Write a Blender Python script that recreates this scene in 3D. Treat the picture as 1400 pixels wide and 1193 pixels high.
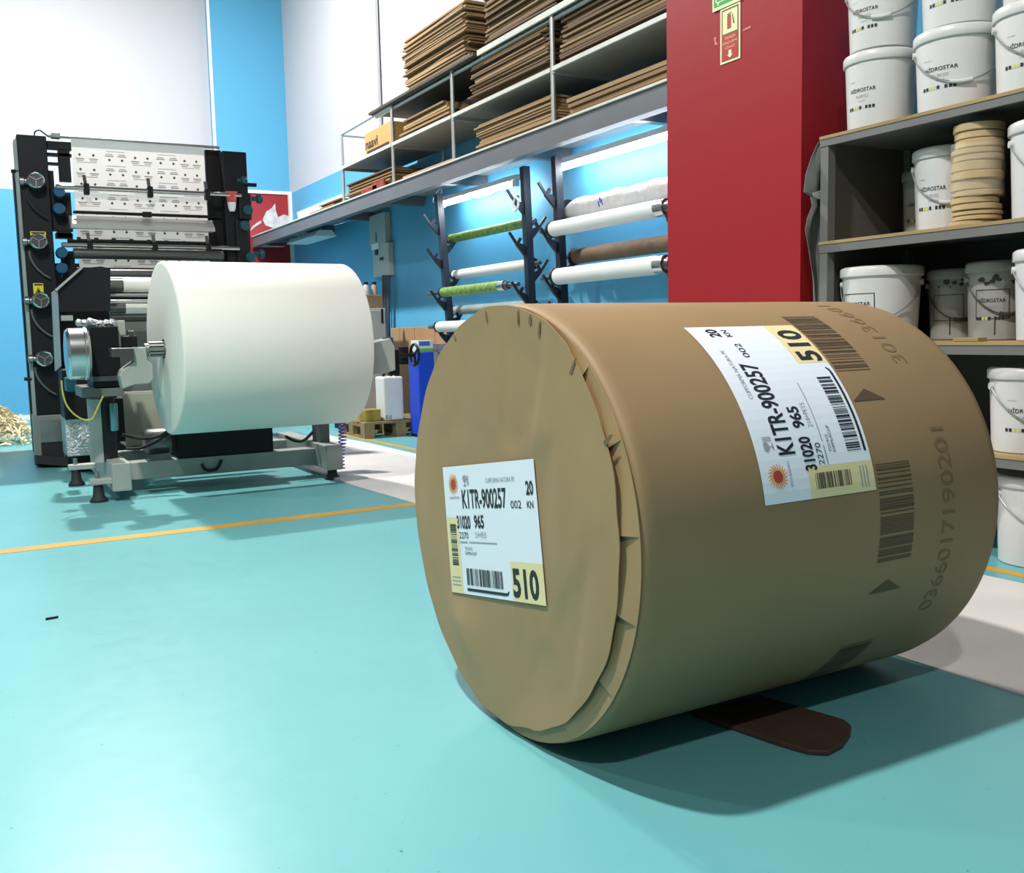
import bpy, bmesh, math, random
from mathutils import Vector, Matrix

random.seed(7)
for o in list(bpy.data.objects):
    bpy.data.objects.remove(o)
scene = bpy.context.scene
C = scene.collection

# ------------------------------------------------------------------ camera
FPX, YAW, PIT, ROL, CAMH = 1339.6, 0.5038, 0.1058, -0.02269, 0.843
_fw = Vector((math.sin(YAW)*math.cos(PIT), math.cos(YAW)*math.cos(PIT), -math.sin(PIT)))
_r0 = Vector((math.cos(YAW), -math.sin(YAW), 0))
_u0 = _r0.cross(_fw)
_rt = _r0*math.cos(ROL) + _u0*math.sin(ROL)
_up = -_r0*math.sin(ROL) + _u0*math.cos(ROL)
cam_data = bpy.data.cameras.new('camera')
cam = bpy.data.objects.new('camera', cam_data)
C.objects.link(cam)
cam_data.sensor_fit = 'HORIZONTAL'
cam_data.sensor_width = 36.0
cam_data.lens = FPX/1400*36.0
cam_data.clip_start = 0.05
cam.matrix_world = Matrix(((_rt.x, _up.x, -_fw.x, 0), (_rt.y, _up.y, -_fw.y, 0), (_rt.z, _up.z, -_fw.z, CAMH), (0, 0, 0, 1)))
scene.camera = cam

# ------------------------------------------------------------------ world, exposure
world = bpy.data.worlds.new('world')
scene.world = world
world.use_nodes = True
world.node_tree.nodes['Background'].inputs[0].default_value = (0.8, 0.85, 0.9, 1)
world.node_tree.nodes['Background'].inputs[1].default_value = 0.3
vs = scene.view_settings
vs.view_transform = 'Standard'
vs.look = 'None'
vs.exposure = 0.15
vs.gamma = 1.0
vs.use_curve_mapping = False
LAMP_POWER = {'a': 300.0, 'b': 140.0, 'c': 540.0, 'd': 90.0}
TUBE_EMIT = 45.0


def at(x, y, ax, v):
    """world point on the plane axis=v seen at photo pixel (x, y)"""
    d = _fw + _rt*((x-700)/FPX) - _up*((y-596.5)/FPX)
    o = Vector((0, 0, CAMH))
    t = (v-o[ax])/d[ax]
    return o + d*t


# ------------------------------------------------------------------ materials
MATS = {}


def mat(name, rgb, rough=0.5, metal=0.0, var=0.0, vscale=6.0, bump=0.0, bscale=30.0, coat=0.0, emit=0.0, spec=None, stretch=None, alpha=None):
    if name in MATS:
        return MATS[name]
    m = bpy.data.materials.new(name)
    m.use_nodes = True
    nt = m.node_tree
    b = nt.nodes['Principled BSDF']
    b.inputs['Base Color'].default_value = (*rgb, 1)
    b.inputs['Roughness'].default_value = rough
    b.inputs['Metallic'].default_value = metal
    b.inputs['Coat Weight'].default_value = coat
    b.inputs['Coat Roughness'].default_value = 0.12
    if spec is not None:
        b.inputs['Specular IOR Level'].default_value = spec
    if emit:
        b.inputs['Emission Color'].default_value = (*rgb, 1)
        b.inputs['Emission Strength'].default_value = emit
    if alpha is not None:
        b.inputs['Alpha'].default_value = alpha
    if var or bump:
        tc = nt.nodes.new('ShaderNodeTexCoord')
        mp = nt.nodes.new('ShaderNodeMapping')
        if stretch:
            mp.inputs['Scale'].default_value = stretch
        nt.links.new(tc.outputs['Object'], mp.inputs['Vector'])
    if var:
        n = nt.nodes.new('ShaderNodeTexNoise')
        n.inputs['Scale'].default_value = vscale
        n.inputs['Detail'].default_value = 5
        nt.links.new(mp.outputs[0], n.inputs['Vector'])
        r = nt.nodes.new('ShaderNodeMapRange')
        r.inputs['From Min'].default_value = 0.3
        r.inputs['From Max'].default_value = 0.7
        r.inputs['To Min'].default_value = 1-var
        r.inputs['To Max'].default_value = 1+var*0.6
        nt.links.new(n.outputs['Fac'], r.inputs['Value'])
        mx = nt.nodes.new('ShaderNodeVectorMath')
        mx.operation = 'SCALE'
        mx.inputs[0].default_value = rgb
        nt.links.new(r.outputs[0], mx.inputs['Scale'])
        nt.links.new(mx.outputs[0], b.inputs['Base Color'])
    if bump:
        n2 = nt.nodes.new('ShaderNodeTexNoise')
        n2.inputs['Scale'].default_value = bscale
        n2.inputs['Detail'].default_value = 4
        nt.links.new(mp.outputs[0], n2.inputs['Vector'])
        bp = nt.nodes.new('ShaderNodeBump')
        bp.inputs['Strength'].default_value = bump
        bp.inputs['Distance'].default_value = 0.02
        nt.links.new(n2.outputs['Fac'], bp.inputs['Height'])
        nt.links.new(bp.outputs[0], b.inputs['Normal'])
    MATS[name] = m
    return m


def split_wall(name, low, high, z):
    """painted wall: one colour below height z, another above"""
    m = bpy.data.materials.new(name)
    m.use_nodes = True
    nt = m.node_tree
    b = nt.nodes['Principled BSDF']
    b.inputs['Roughness'].default_value = 0.55
    g = nt.nodes.new('ShaderNodeNewGeometry')
    s = nt.nodes.new('ShaderNodeSeparateXYZ')
    nt.links.new(g.outputs['Position'], s.inputs[0])
    gt = nt.nodes.new('ShaderNodeMath')
    gt.operation = 'GREATER_THAN'
    gt.inputs[1].default_value = z
    nt.links.new(s.outputs['Z'], gt.inputs[0])
    mx = nt.nodes.new('ShaderNodeMixRGB')
    mx.inputs[1].default_value = (*low, 1)
    mx.inputs[2].default_value = (*high, 1)
    nt.links.new(gt.outputs[0], mx.inputs[0])
    nt.links.new(mx.outputs[0], b.inputs['Base Color'])
    n = nt.nodes.new('ShaderNodeTexNoise')
    n.inputs['Scale'].default_value = 25
    bp = nt.nodes.new('ShaderNodeBump')
    bp.inputs['Strength'].default_value = 0.05
    nt.links.new(g.outputs['Position'], n.inputs['Vector'])
    nt.links.new(n.outputs['Fac'], bp.inputs['Height'])
    nt.links.new(bp.outputs[0], b.inputs['Normal'])
    MATS[name] = m
    return m


BLUE = (0.09, 0.37, 0.60)
WHITE = (0.50, 0.50, 0.54)
RED = (0.30, 0.011, 0.016)
kraft = mat('kraft_wrap', (0.268, 0.172, 0.080), 0.62, var=0.08, vscale=3, bump=0.08, bscale=5)
kraft_end = mat('kraft_end', (0.325, 0.214, 0.10), 0.55, var=0.10, vscale=4, bump=0.5, bscale=3.2, stretch=(1, 1, 0.55))
ink_soft = mat('ink_on_kraft', (0.085, 0.055, 0.028), 0.7)
ink_faint = mat('faint_ink_on_kraft', (0.18, 0.112, 0.052), 0.7)
label_white = mat('label_white', (0.74, 0.78, 0.84), 0.45)
label_yellow = mat('label_yellow', (0.76, 0.64, 0.34), 0.45)
ink_black = mat('ink_black', (0.012, 0.012, 0.015), 0.5)
ink_grey = mat('ink_grey', (0.30, 0.31, 0.33), 0.5)
sun_orange = mat('sun_orange', (0.75, 0.28, 0.03), 0.5)
sun_red = mat('sun_red', (0.42, 0.045, 0.02), 0.5)
paper_white = mat('paper_white', (0.74, 0.735, 0.665), 0.65, var=0.02, vscale=3)
web_white = mat('web_white', (0.86, 0.82, 0.78), 0.6)
# thin paper lets light through from behind
_nt = web_white.node_tree
_tl = _nt.nodes.new('ShaderNodeBsdfTranslucent'); _tl.inputs['Color'].default_value = (0.86, 0.80, 0.74, 1)
_mx = _nt.nodes.new('ShaderNodeMixShader'); _mx.inputs[0].default_value = 0.36
_nt.links.new(_nt.nodes['Principled BSDF'].outputs[0], _mx.inputs[1]); _nt.links.new(_tl.outputs[0], _mx.inputs[2])
_nt.links.new(_mx.outputs[0], _nt.nodes['Material Output'].inputs[0])
black_paint = mat('black_paint', (0.004, 0.005, 0.007), 0.5, var=0.2, vscale=4, spec=0.3)
black_part = mat('black_part', (0.003, 0.0035, 0.004), 0.5, spec=0.3)
rubber = mat('rubber', (0.012, 0.015, 0.017), 0.7)
chrome = mat('chrome', (0.62, 0.62, 0.60), 0.22, 1.0)
steel = mat('steel', (0.38, 0.38, 0.37), 0.38, 1.0, var=0.15, vscale=12)
dark_steel = mat('dark_steel', (0.13, 0.13, 0.13), 0.35, 0.8)
grey_paint = mat('machine_grey', (0.33, 0.36, 0.33), 0.5, var=0.12, vscale=7)
grey_dark = mat('dark_grey_paint', (0.12, 0.13, 0.12), 0.5, var=0.1)
foil = mat('foil', (0.62, 0.63, 0.63), 0.25, 0.9, bump=1.0, bscale=60)
blue_knob = mat('blue_knob', (0.006, 0.075, 0.16), 0.4)
teal_knob = mat('teal_knob', (0.004, 0.06, 0.075), 0.4)
red_plastic = mat('red_plastic', (0.55, 0.07, 0.05), 0.45)
yellow_sticker = mat('yellow_sticker', (0.75, 0.66, 0.01), 0.5)
shelf_grey = mat('shelf_grey', (0.15, 0.145, 0.14), 0.5, var=0.1, vscale=5)
beam_grey = mat('beam_grey', (0.13, 0.135, 0.15), 0.5, var=0.1, vscale=3)
deck_grey = mat('deck_grey', (0.27, 0.28, 0.27), 0.55, var=0.1, vscale=3)
edge_white = mat('edge_white', (0.62, 0.62, 0.56), 0.5, var=0.1, vscale=9)
tube_silver = mat('tube_silver', (0.55, 0.56, 0.53), 0.35, 0.6)
plank_dark = mat('plank_dark', (0.06, 0.055, 0.04), 0.6, var=0.2, vscale=6)
cb = [mat('cardboard_tan', (0.33, 0.205, 0.095), 0.8, var=0.15, vscale=5),
      mat('cardboard_brown', (0.24, 0.142, 0.063), 0.8, var=0.15, vscale=5),
      mat('cardboard_dark', (0.14, 0.08, 0.036), 0.8, var=0.15, vscale=5),
      mat('cardboard_pale', (0.41, 0.275, 0.14), 0.8, var=0.15, vscale=5)]
box_tan = mat('box_tan', (0.50, 0.31, 0.11), 0.75, var=0.08)
wood = mat('shelf_wood', (0.33, 0.23, 0.10), 0.7, var=0.25, vscale=12, stretch=(1, 0.2, 1))
pallet_wood = mat('pallet_wood', (0.26, 0.19, 0.09), 0.8, var=0.25, vscale=10)
tape_kraft = mat('kraft_disc', (0.50, 0.36, 0.19), 0.6, var=0.14, vscale=14)
tape_dark = mat('kraft_disc_gap', (0.30, 0.19, 0.09), 0.7)
plastic_film = mat('plastic_film', (0.75, 0.66, 0.5), 0.15, alpha=0.25)
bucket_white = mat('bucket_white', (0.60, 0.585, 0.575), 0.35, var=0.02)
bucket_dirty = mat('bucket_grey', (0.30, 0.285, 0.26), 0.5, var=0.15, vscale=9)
handle_white = mat('handle_white', (0.6, 0.6, 0.58), 0.4)
wire = mat('handle_wire', (0.4, 0.4, 0.4), 0.35, 0.7)
dark_wire = mat('dark_wire', (0.06, 0.05, 0.045), 0.5)
spill = mat('dried_ink', (0.03, 0.028, 0.025), 0.5)
cloth_grey = mat('cloth_grey', (0.12, 0.13, 0.12), 0.9, var=0.25, vscale=9)
cloth_pale = mat('cloth_pale', (0.42, 0.42, 0.38), 0.9, var=0.1)
yellow_tape = mat('yellow_floor_tape', (0.55, 0.30, 0.03), 0.5, var=0.15, vscale=4)
runner_white = mat('runner_white', (0.62, 0.585, 0.56), 0.7, var=0.09, vscale=2.2, bump=0.3, bscale=3)
leather_brown = mat('brown_slab', (0.075, 0.038, 0.025), 0.6, var=0.25, vscale=8)
green_film = mat('green_film', (0.17, 0.31, 0.055), 0.5, var=0.55, vscale=45)
white_sleeve = mat('white_sleeve', (0.72, 0.72, 0.70), 0.5, var=0.04)
grey_sleeve = mat('grey_sleeve', (0.30, 0.33, 0.31), 0.35, var=0.2, vscale=9)
brown_sleeve = mat('brown_sleeve', (0.21, 0.13, 0.075), 0.7, var=0.25, vscale=8, bump=0.5, bscale=16)
wrap_white = mat('bubble_wrap', (0.68, 0.65, 0.63), 0.4, var=0.12, vscale=14, bump=0.6, bscale=22)
hook_paint = mat('rack_black', (0.012, 0.012, 0.022), 0.4)
tube_glow = mat('tube_glow', (0.93, 0.95, 1.0), 0.4, emit=TUBE_EMIT)
lamp_glow = mat('lamp_glow', (0.95, 0.97, 1.0), 0.4, emit=8)
fixture_white = mat('fixture_white', (0.75, 0.76, 0.78), 0.4)
box_grey = mat('electric_box_grey', (0.40, 0.42, 0.39), 0.5)
cable_dark = mat('cable_dark', (0.04, 0.06, 0.08), 0.5)
cable_white = mat('cable_white', (0.7, 0.7, 0.68), 0.5)
cable_yellow = mat('cable_yellow', (0.45, 0.42, 0.08), 0.5)
bin_blue = mat('bin_blue', (0.008, 0.05, 0.52), 0.4)
bin_grey = mat('bin_grey', (0.28, 0.28, 0.30), 0.5)
coil_blue = mat('coil_blue', (0.01, 0.04, 0.50), 0.35)
sign_glow_green = mat('sign_pale_green', (0.66, 0.80, 0.38), 0.5)
sign_green = mat('sign_green', (0.02, 0.30, 0.07), 0.5)
sign_cream = mat('sign_cream', (0.80, 0.72, 0.45), 0.5)
sign_brown = mat('sign_brown', (0.16, 0.08, 0.015), 0.5)
sign_red = mat('sign_red', (0.40, 0.02, 0.01), 0.5)
plaster = mat('bare_plaster', (0.55, 0.55, 0.56), 0.8, var=0.25, vscale=14, bump=0.5)
shred = mat('paper_shreds', (0.75, 0.66, 0.45), 0.8, var=0.15, vscale=30)
trim_white = mat('trim_white', (0.75, 0.76, 0.78), 0.5)
print_grey = mat('web_print_grey', (0.42, 0.37, 0.34), 0.6)
print_dark = mat('web_print_dark', (0.10, 0.07, 0.06), 0.6)


# ------------------------------------------------------------------ mesh builder
class MB:
    def __init__(self):
        self.v = []
        self.f = []

    def add(self, vs_, fs_):
        n = len(self.v)
        self.v += [Vector(p) for p in vs_]
        self.f += [tuple(i+n for i in f) for f in fs_]
        return self

    def box(self, a, b):
        x0, x1 = sorted((a[0], b[0])); y0, y1 = sorted((a[1], b[1])); z0, z1 = sorted((a[2], b[2]))
        v = [(x0, y0, z0), (x1, y0, z0), (x1, y1, z0), (x0, y1, z0), (x0, y0, z1), (x1, y0, z1), (x1, y1, z1), (x0, y1, z1)]
        return self.add(v, [(3, 2, 1, 0), (4, 5, 6, 7), (0, 1, 5, 4), (1, 2, 6, 5), (2, 3, 7, 6), (3, 0, 4, 7)])

    def bar(self, p, q, w, h=None, up=(0, 0, 1)):
        """rectangular bar from p to q"""
        p = Vector(p); q = Vector(q); h = w if h is None else h
        d = (q-p).normalized(); u = Vector(up)
        if abs(d.dot(u)) > 0.98:
            u = Vector((1, 0, 0))
        s = d.cross(u).normalized(); t = s.cross(d).normalized()
        v = []
        for c in (p, q):
            for a, b in ((-1, -1), (1, -1), (1, 1), (-1, 1)):
                v.append(c + s*(a*w/2) + t*(b*h/2))
        return self.add(v, [(3, 2, 1, 0), (4, 5, 6, 7), (0, 1, 5, 4), (1, 2, 6, 5), (2, 3, 7, 6), (3, 0, 4, 7)])

    def lathe(self, p, q, prof, n=24, cap=True):
        """profile [(t, r)] along p->q, t in metres"""
        p = Vector(p); q = Vector(q); d = (q-p).normalized()
        u = Vector((0, 0, 1)) if abs(d.z) < 0.9 else Vector((1, 0, 0))
        s = d.cross(u).normalized(); t_ = s.cross(d)
        v = []; f = []
        for (t, r) in prof:
            for k in range(n):
                a = 2*math.pi*k/n
                v.append(p + d*t + (s*math.cos(a)+t_*math.sin(a))*r)
        m = len(prof)
        for i in range(m-1):
            for k in range(n):
                k2 = (k+1) % n
                f.append((i*n+k, i*n+k2, (i+1)*n+k2, (i+1)*n+k))
        if cap:
            f.append(tuple(range(n-1, -1, -1)))
            f.append(tuple((m-1)*n+k for k in range(n)))
        return self.add(v, f)

    def cyl(self, p, q, r, n=20, bev=0.0):
        L = (Vector(q)-Vector(p)).length
        if bev:
            return self.lathe(p, q, [(0, r-bev), (bev, r), (L-bev, r), (L, r-bev)], n)
        return self.lathe(p, q, [(0, r), (L, r)], n)

    def tube(self, pts, r, n=8):
        pts = [Vector(p) for p in pts]
        if 3 <= len(pts) <= 14:      # smooth the hand-set points
            q = [pts[0]]+pts+[pts[-1]]; out_ = []
            for i in range(1, len(q)-2):
                for k in range(4):
                    t = k/4
                    out_.append(0.5*((2*q[i])+(q[i+1]-q[i-1])*t+(2*q[i-1]-5*q[i]+4*q[i+1]-q[i+2])*t*t+(3*q[i]-q[i-1]-3*q[i+1]+q[i+2])*t**3))
            pts = out_+[pts[-1]]
        v = []; f = []
        m = len(pts)
        ref = Vector((0.31, 0.17, 0.93)).normalized()
        for i, p in enumerate(pts):
            d = (pts[min(i+1, m-1)]-pts[max(i-1, 0)]).normalized()
            s = d.cross(ref)
            if s.length < 0.05:
                s = d.cross(Vector((1, 0, 0)))
            s.normalize(); t = s.cross(d)
            for k in range(n):
                a = 2*math.pi*k/n
                v.append(p+(s*math.cos(a)+t*math.sin(a))*r)
        for i in range(m-1):
            for k in range(n):
                k2 = (k+1) % n
                f.append((i*n+k, i*n+k2, (i+1)*n+k2, (i+1)*n+k))
        f.append(tuple(range(n-1, -1, -1)))
        f.append(tuple((m-1)*n+k for k in range(n)))
        return self.add(v, f)

    def prism(self, poly, off):
        """3D polygon extruded by vector off"""
        n = len(poly); off = Vector(off)
        v = [Vector(p) for p in poly]+[Vector(p)+off for p in poly]
        f = [tuple(range(n-1, -1, -1)), tuple(range(n, 2*n))]
        for k in range(n):
            k2 = (k+1) % n
            f.append((k, k2, n+k2, n+k))
        return self.add(v, f)

    def build(self, name, m, parent=None, org=None, smooth=False, bevel=0.0):
        """verts are world coordinates when org is the parent's location, else local ones"""
        me = bpy.data.meshes.new(name)
        o3 = Vector(org) if org is not None else Vector((0, 0, 0))
        me.from_pydata([tuple(p-o3) for p in self.v], [], self.f)
        bm = bmesh.new(); bm.from_mesh(me)
        bmesh.ops.recalc_face_normals(bm, faces=bm.faces)
        if bevel:
            bmesh.ops.bevel(bm, geom=[e for e in bm.edges if len(e.link_faces) == 2 and e.calc_face_angle(0) > 0.6], offset=bevel, segments=2, affect='EDGES', profile=0.5)
        bm.to_mesh(me); bm.free()
        me.materials.append(m)
        if smooth:
            for p in me.polygons:
                p.use_smooth = True
            me.set_sharp_from_angle(angle=math.radians(38))
        ob = bpy.data.objects.new(name, me)
        C.objects.link(ob)
        if parent is not None:
            ob.parent = parent
        return ob


def link_copy(src, parent, loc=None, rot=None, scale=None):
    o = src.copy(); C.objects.link(o); o.parent = parent
    if loc is not None: o.location = loc
    if rot is not None: o.rotation_euler = rot
    if scale is not None: o.scale = scale
    return o


def thing(name, label, cat, loc=(0, 0, 0), rz=0.0, group=None):
    o = bpy.data.objects.new(name, None)
    C.objects.link(o)
    o.empty_display_size = 0.05
    o.location = loc; o.rotation_euler = (0, 0, rz)
    o['label'] = label; o['category'] = cat
    if group: o['group'] = group
    return o


def tag(o, label, cat, group=None, kind=None):
    o['label'] = label; o['category'] = cat
    if group: o['group'] = group
    if kind: o['kind'] = kind
    return o


def own(mb, name, m, base, label, cat, group=None, **kw):
    """single-mesh thing whose origin sits at base"""
    o = mb.build(name, m, None, base, **kw)
    o.location = base
    return tag(o, label, cat, group)


def struct(o, label=None):
    o['kind'] = 'structure'
    if label: o['label'] = label
    return o


# ------------------------------------------------------------------ flat print helpers
_txt = {}


def glyphs(s, bold=0.0):
    key = (s, bold)
    if key in _txt: return _txt[key]
    cu = bpy.data.curves.new('lettering', 'FONT')
    cu.body = s; cu.resolution_u = 3; cu.offset = bold
    ob = bpy.data.objects.new('lettering', cu)
    C.objects.link(ob)
    me = bpy.data.meshes.new_from_object(ob.evaluated_get(bpy.context.evaluated_depsgraph_get()))
    v = [(p.co.x, p.co.y) for p in me.vertices]
    f = [tuple(p.vertices) for p in me.polygons]
    bpy.data.objects.remove(ob); bpy.data.curves.remove(cu); bpy.data.meshes.remove(me)
    x0 = min(p[0] for p in v); x1 = max(p[0] for p in v); y0 = min(p[1] for p in v); y1 = max(p[1] for p in v)
    v = [((p[0]-x0)/(x1-x0), (p[1]-y0)/(y1-y0)) for p in v]
    _txt[key] = (v, f)
    return _txt[key]


class Print:
    """flat print in (u, v) coordinates, mapped on to a surface"""
    def __init__(self):
        self.v = []; self.f = []

    def add(self, v, f):
        n = len(self.v); self.v += v; self.f += [tuple(i+n for i in q) for q in f]; return self

    def rect(self, u0, v0, u1, v1):
        return self.add([(u0, v0), (u1, v0), (u1, v1), (u0, v1)], [(0, 1, 2, 3)])

    def poly(self, pts):
        return self.add(list(pts), [tuple(range(len(pts)))])

    def text(self, s, u0, v0, u1, v1, bold=0.0, rot=0):
        v, f = glyphs(s, bold)
        if rot == 0:
            vv = [(u0+(u1-u0)*a, v0+(v1-v0)*b) for a, b in v]
        else:   # reads upwards
            vv = [(u1-(u1-u0)*b, v0+(v1-v0)*a) for a, b in v]
        return self.add(vv, f)

    def bars(self, u0, v0, u1, v1, n, seed, vert=False):
        rnd = random.Random(seed)
        w = [rnd.choice((1, 1, 1, 2, 3)) for _ in range(2*n)]
        tot = sum(w); p = 0.0
        for i, k in enumerate(w):
            a, b = p/tot, (p+k)/tot; p += k
            if i % 2 == 0:
                if vert: self.rect(u0, v0+(v1-v0)*a, u1, v0+(v1-v0)*b)
                else: self.rect(u0+(u1-u0)*a, v0, u0+(u1-u0)*b, v1)
        return self

    def build(self, name, m, parent, fn, step=None, axis=0):
        bm = bmesh.new()
        vs_ = [bm.verts.new((a, b, 0)) for a, b in self.v]
        for q in self.f:
            try: bm.faces.new([vs_[i] for i in q])
            except ValueError: pass
        for ax_ in (axis if isinstance(axis, tuple) else (axis,)) if step else ():
            axis = ax_
            lo = min(p[axis] for p in self.v); hi = max(p[axis] for p in self.v)
            k = math.floor(lo/step)+1
            while k*step < hi:
                co = Vector((0, 0, 0)); co[axis] = k*step
                no = Vector((0, 0, 0)); no[axis] = 1
                bmesh.ops.bisect_plane(bm, geom=bm.verts[:]+bm.edges[:]+bm.faces[:], plane_co=co, plane_no=no)
                k += 1
        for q in bm.verts:
            q.co = Vector(fn(q.co.x, q.co.y))
        me = bpy.data.meshes.new(name); bm.to_mesh(me); bm.free()
        me.materials.append(m)
        o = bpy.data.objects.new(name, me); C.objects.link(o); o.parent = parent
        return o

# ================================================================== THE ROOM
XW, YB, YC, CEIL = 3.59, 12.15, 12.0, 6.6


def floor_material():
    m = bpy.data.materials.new('aqua_epoxy_floor')
    m.use_nodes = True
    nt = m.node_tree
    b = nt.nodes['Principled BSDF']
    g = nt.nodes.new('ShaderNodeNewGeometry')
    n1 = nt.nodes.new('ShaderNodeTexNoise'); n1.inputs['Scale'].default_value = 1.3; n1.inputs['Detail'].default_value = 4
    n2 = nt.nodes.new('ShaderNodeTexNoise'); n2.inputs['Scale'].default_value = 14; n2.inputs['Detail'].default_value = 6
    n3 = nt.nodes.new('ShaderNodeTexNoise'); n3.inputs['Scale'].default_value = 70; n3.inputs['Detail'].default_value = 2
    for n in (n1, n2, n3): nt.links.new(g.outputs['Position'], n.inputs['Vector'])
    cr = nt.nodes.new('ShaderNodeValToRGB')
    cr.color_ramp.elements[0].position = 0.3; cr.color_ramp.elements[0].color = (0.122, 0.355, 0.375, 1)
    cr.color_ramp.elements[1].position = 0.7; cr.color_ramp.elements[1].color = (0.140, 0.395, 0.405, 1)
    nt.links.new(n1.outputs['Fac'], cr.inputs[0])
    # small dark specks and scuffs with shapes of their own
    sp = nt.nodes.new('ShaderNodeMapRange')
    sp.inputs['From Min'].default_value = 0.735; sp.inputs['From Max'].default_value = 0.78
    nt.links.new(n3.outputs['Fac'], sp.inputs['Value'])
    mx = nt.nodes.new('ShaderNodeMixRGB'); mx.inputs[2].default_value = (0.05, 0.16, 0.17, 1)
    nt.links.new(sp.outputs[0], mx.inputs[0]); nt.links.new(cr.outputs[0], mx.inputs[1])
    nt.links.new(mx.outputs[0], b.inputs['Base Color'])
    rr = nt.nodes.new('ShaderNodeMapRange')
    rr.inputs['To Min'].default_value = 0.28; rr.inputs['To Max'].default_value = 0.40
    b.inputs['Specular IOR Level'].default_value = 0.42
    nt.links.new(n2.outputs['Fac'], rr.inputs['Value']); nt.links.new(rr.outputs[0], b.inputs['Roughness'])
    bp = nt.nodes.new('ShaderNodeBump'); bp.inputs['Strength'].default_value = 0.05; bp.inputs['Distance'].default_value = 0.01
    nt.links.new(n2.outputs['Fac'], bp.inputs['Height']); nt.links.new(bp.outputs[0], b.inputs['Normal'])
    return m


struct(MB().box((-5.0, -6.0, -0.1), (XW, YB, 0)).build('floor', floor_material()))
struct(MB().box((-5.15, -6.15, CEIL), (XW+0.15, YB+0.15, CEIL+0.1)).build('ceiling', mat('ceiling_grey', (0.22, 0.22, 0.23), 0.8)))
struct(MB().box((-5.15, YB, -0.1), (XW+0.15, YB+0.15, CEIL)).build('wall_back', split_wall('wall_back_paint', BLUE, WHITE, 2.516)))
struct(MB().box((XW, -6.15, -0.1), (XW+0.15, YB, CEIL)).build('wall_right', split_wall('wall_right_paint', BLUE, WHITE, 2.59)))
struct(MB().box((-5.15, -6.15, -0.1), (-5.0, YB, CEIL)).build('wall_left', mat('wall_left_paint', (0.16, 0.17, 0.18), 0.7)))
struct(MB().box((-5.0, -6.15, -0.1), (XW, -6.0, CEIL)).build('wall_front', mat('wall_front_paint', (0.12, 0.13, 0.14), 0.7)))
# corner column on the back wall: blue above, red below, a white trim between, with patches of bare plaster
col_ = struct(MB().box((2.72, YC, 0), (XW, YB, CEIL)).build('wall_corner_column', split_wall('column_paint', RED, BLUE, 2.59)), 'blue corner column with red lower part')
struct(MB().box((2.715, YC-0.015, 2.575), (XW, YC, 2.612)).build('trim_1', trim_white))
struct(MB().box((2.70, YC-0.01, 2.612), (2.735, YC, CEIL)).build('trim_2', trim_white))
struct(MB().box((-5.0, YB-0.02, 0), (2.72, YB, 0.05)).build('baseboard_back', trim_white))


def blob(px, y, th):
    return MB().prism([at(x_, y_, 1, y) for x_, y_ in px], (0, -th, 0))


blob([(359, 300), (364, 289), (372, 284), (376, 278), (377, 288), (380, 297), (388, 293), (396, 296), (396, 306), (393, 313), (383, 313), (372, 311), (363, 308)], YC, 0.006).build('plaster_patch', plaster, col_, (0, 0, 0))
blob([(342, 316), (345, 309), (352, 304), (357, 301), (357, 305), (350, 309), (345, 313)], YC, 0.006).build('plaster_patch', plaster, col_, (0, 0, 0))
blob([(345, 334), (362, 335), (378, 336), (391, 336), (386, 338), (360, 338), (346, 336)], YC, 0.006).build('plaster_patch', plaster, col_, (0, 0, 0))
# red pillar standing out from the right wall
struct(MB().box((3.08, 3.05, 0), (XW, 3.94, CEIL)).build('wall_pillar', mat('pillar_red', RED, 0.5, spec=0.25, bump=0.04, bscale=14)), 'red pillar standing out from the right wall')
struct(MB().cyl((XW-0.04, 8.92, 2.62), (XW-0.04, 8.92, CEIL), 0.036, 14).build('trim_3', trim_white, smooth=True))
struct(MB().box((XW-0.03, 11.93, 0), (XW, YC, 2.6)).build('trim_4', trim_white))


# ------------------------------------------------------------------ high bay lamps hung from the ceiling
def high_bay(x, y, power, label, z=5.0):
    t = thing('high_bay_lamp', label, 'lamp', (x, y, z), group='high bay lamps under the ceiling')
    MB().lathe((0, 0, 0.02), (0, 0, 1), [(0, 0.24), (0.03, 0.25), (0.12, 0.20), (0.22, 0.09), (0.30, 0.08)], 28).build('housing', grey_dark, t, smooth=True)
    MB().cyl((0, 0, 0.3), (0, 0, CEIL-z), 0.012, 8).build('hanging_rod', steel, t)
    MB().cyl((0, 0, 0.005), (0, 0, 0.02), 0.22, 28).build('lens', lamp_glow, t)
    ld = bpy.data.lights.new('lamp_light', 'AREA')
    ld.shape = 'DISK'; ld.size = 0.22; ld.energy = power; ld.color = (1.0, 0.985, 0.95)
    lo = bpy.data.objects.new('lamp_light', ld); C.objects.link(lo); lo.parent = t
    lo.location = (0, 0, 0.0)


high_bay(-0.5, 2.0, LAMP_POWER['a'], 'round high bay lamp above the wrapped reel')
high_bay(-1.4, -2.0, LAMP_POWER['b'], 'round high bay lamp at the end away from the press')
high_bay(0.9, 8.7, LAMP_POWER['c'], 'round high bay lamp above the printing press', 5.6)
high_bay(-3.6, 4.6, LAMP_POWER['d'], 'round high bay lamp over the open floor left of the press')

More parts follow.
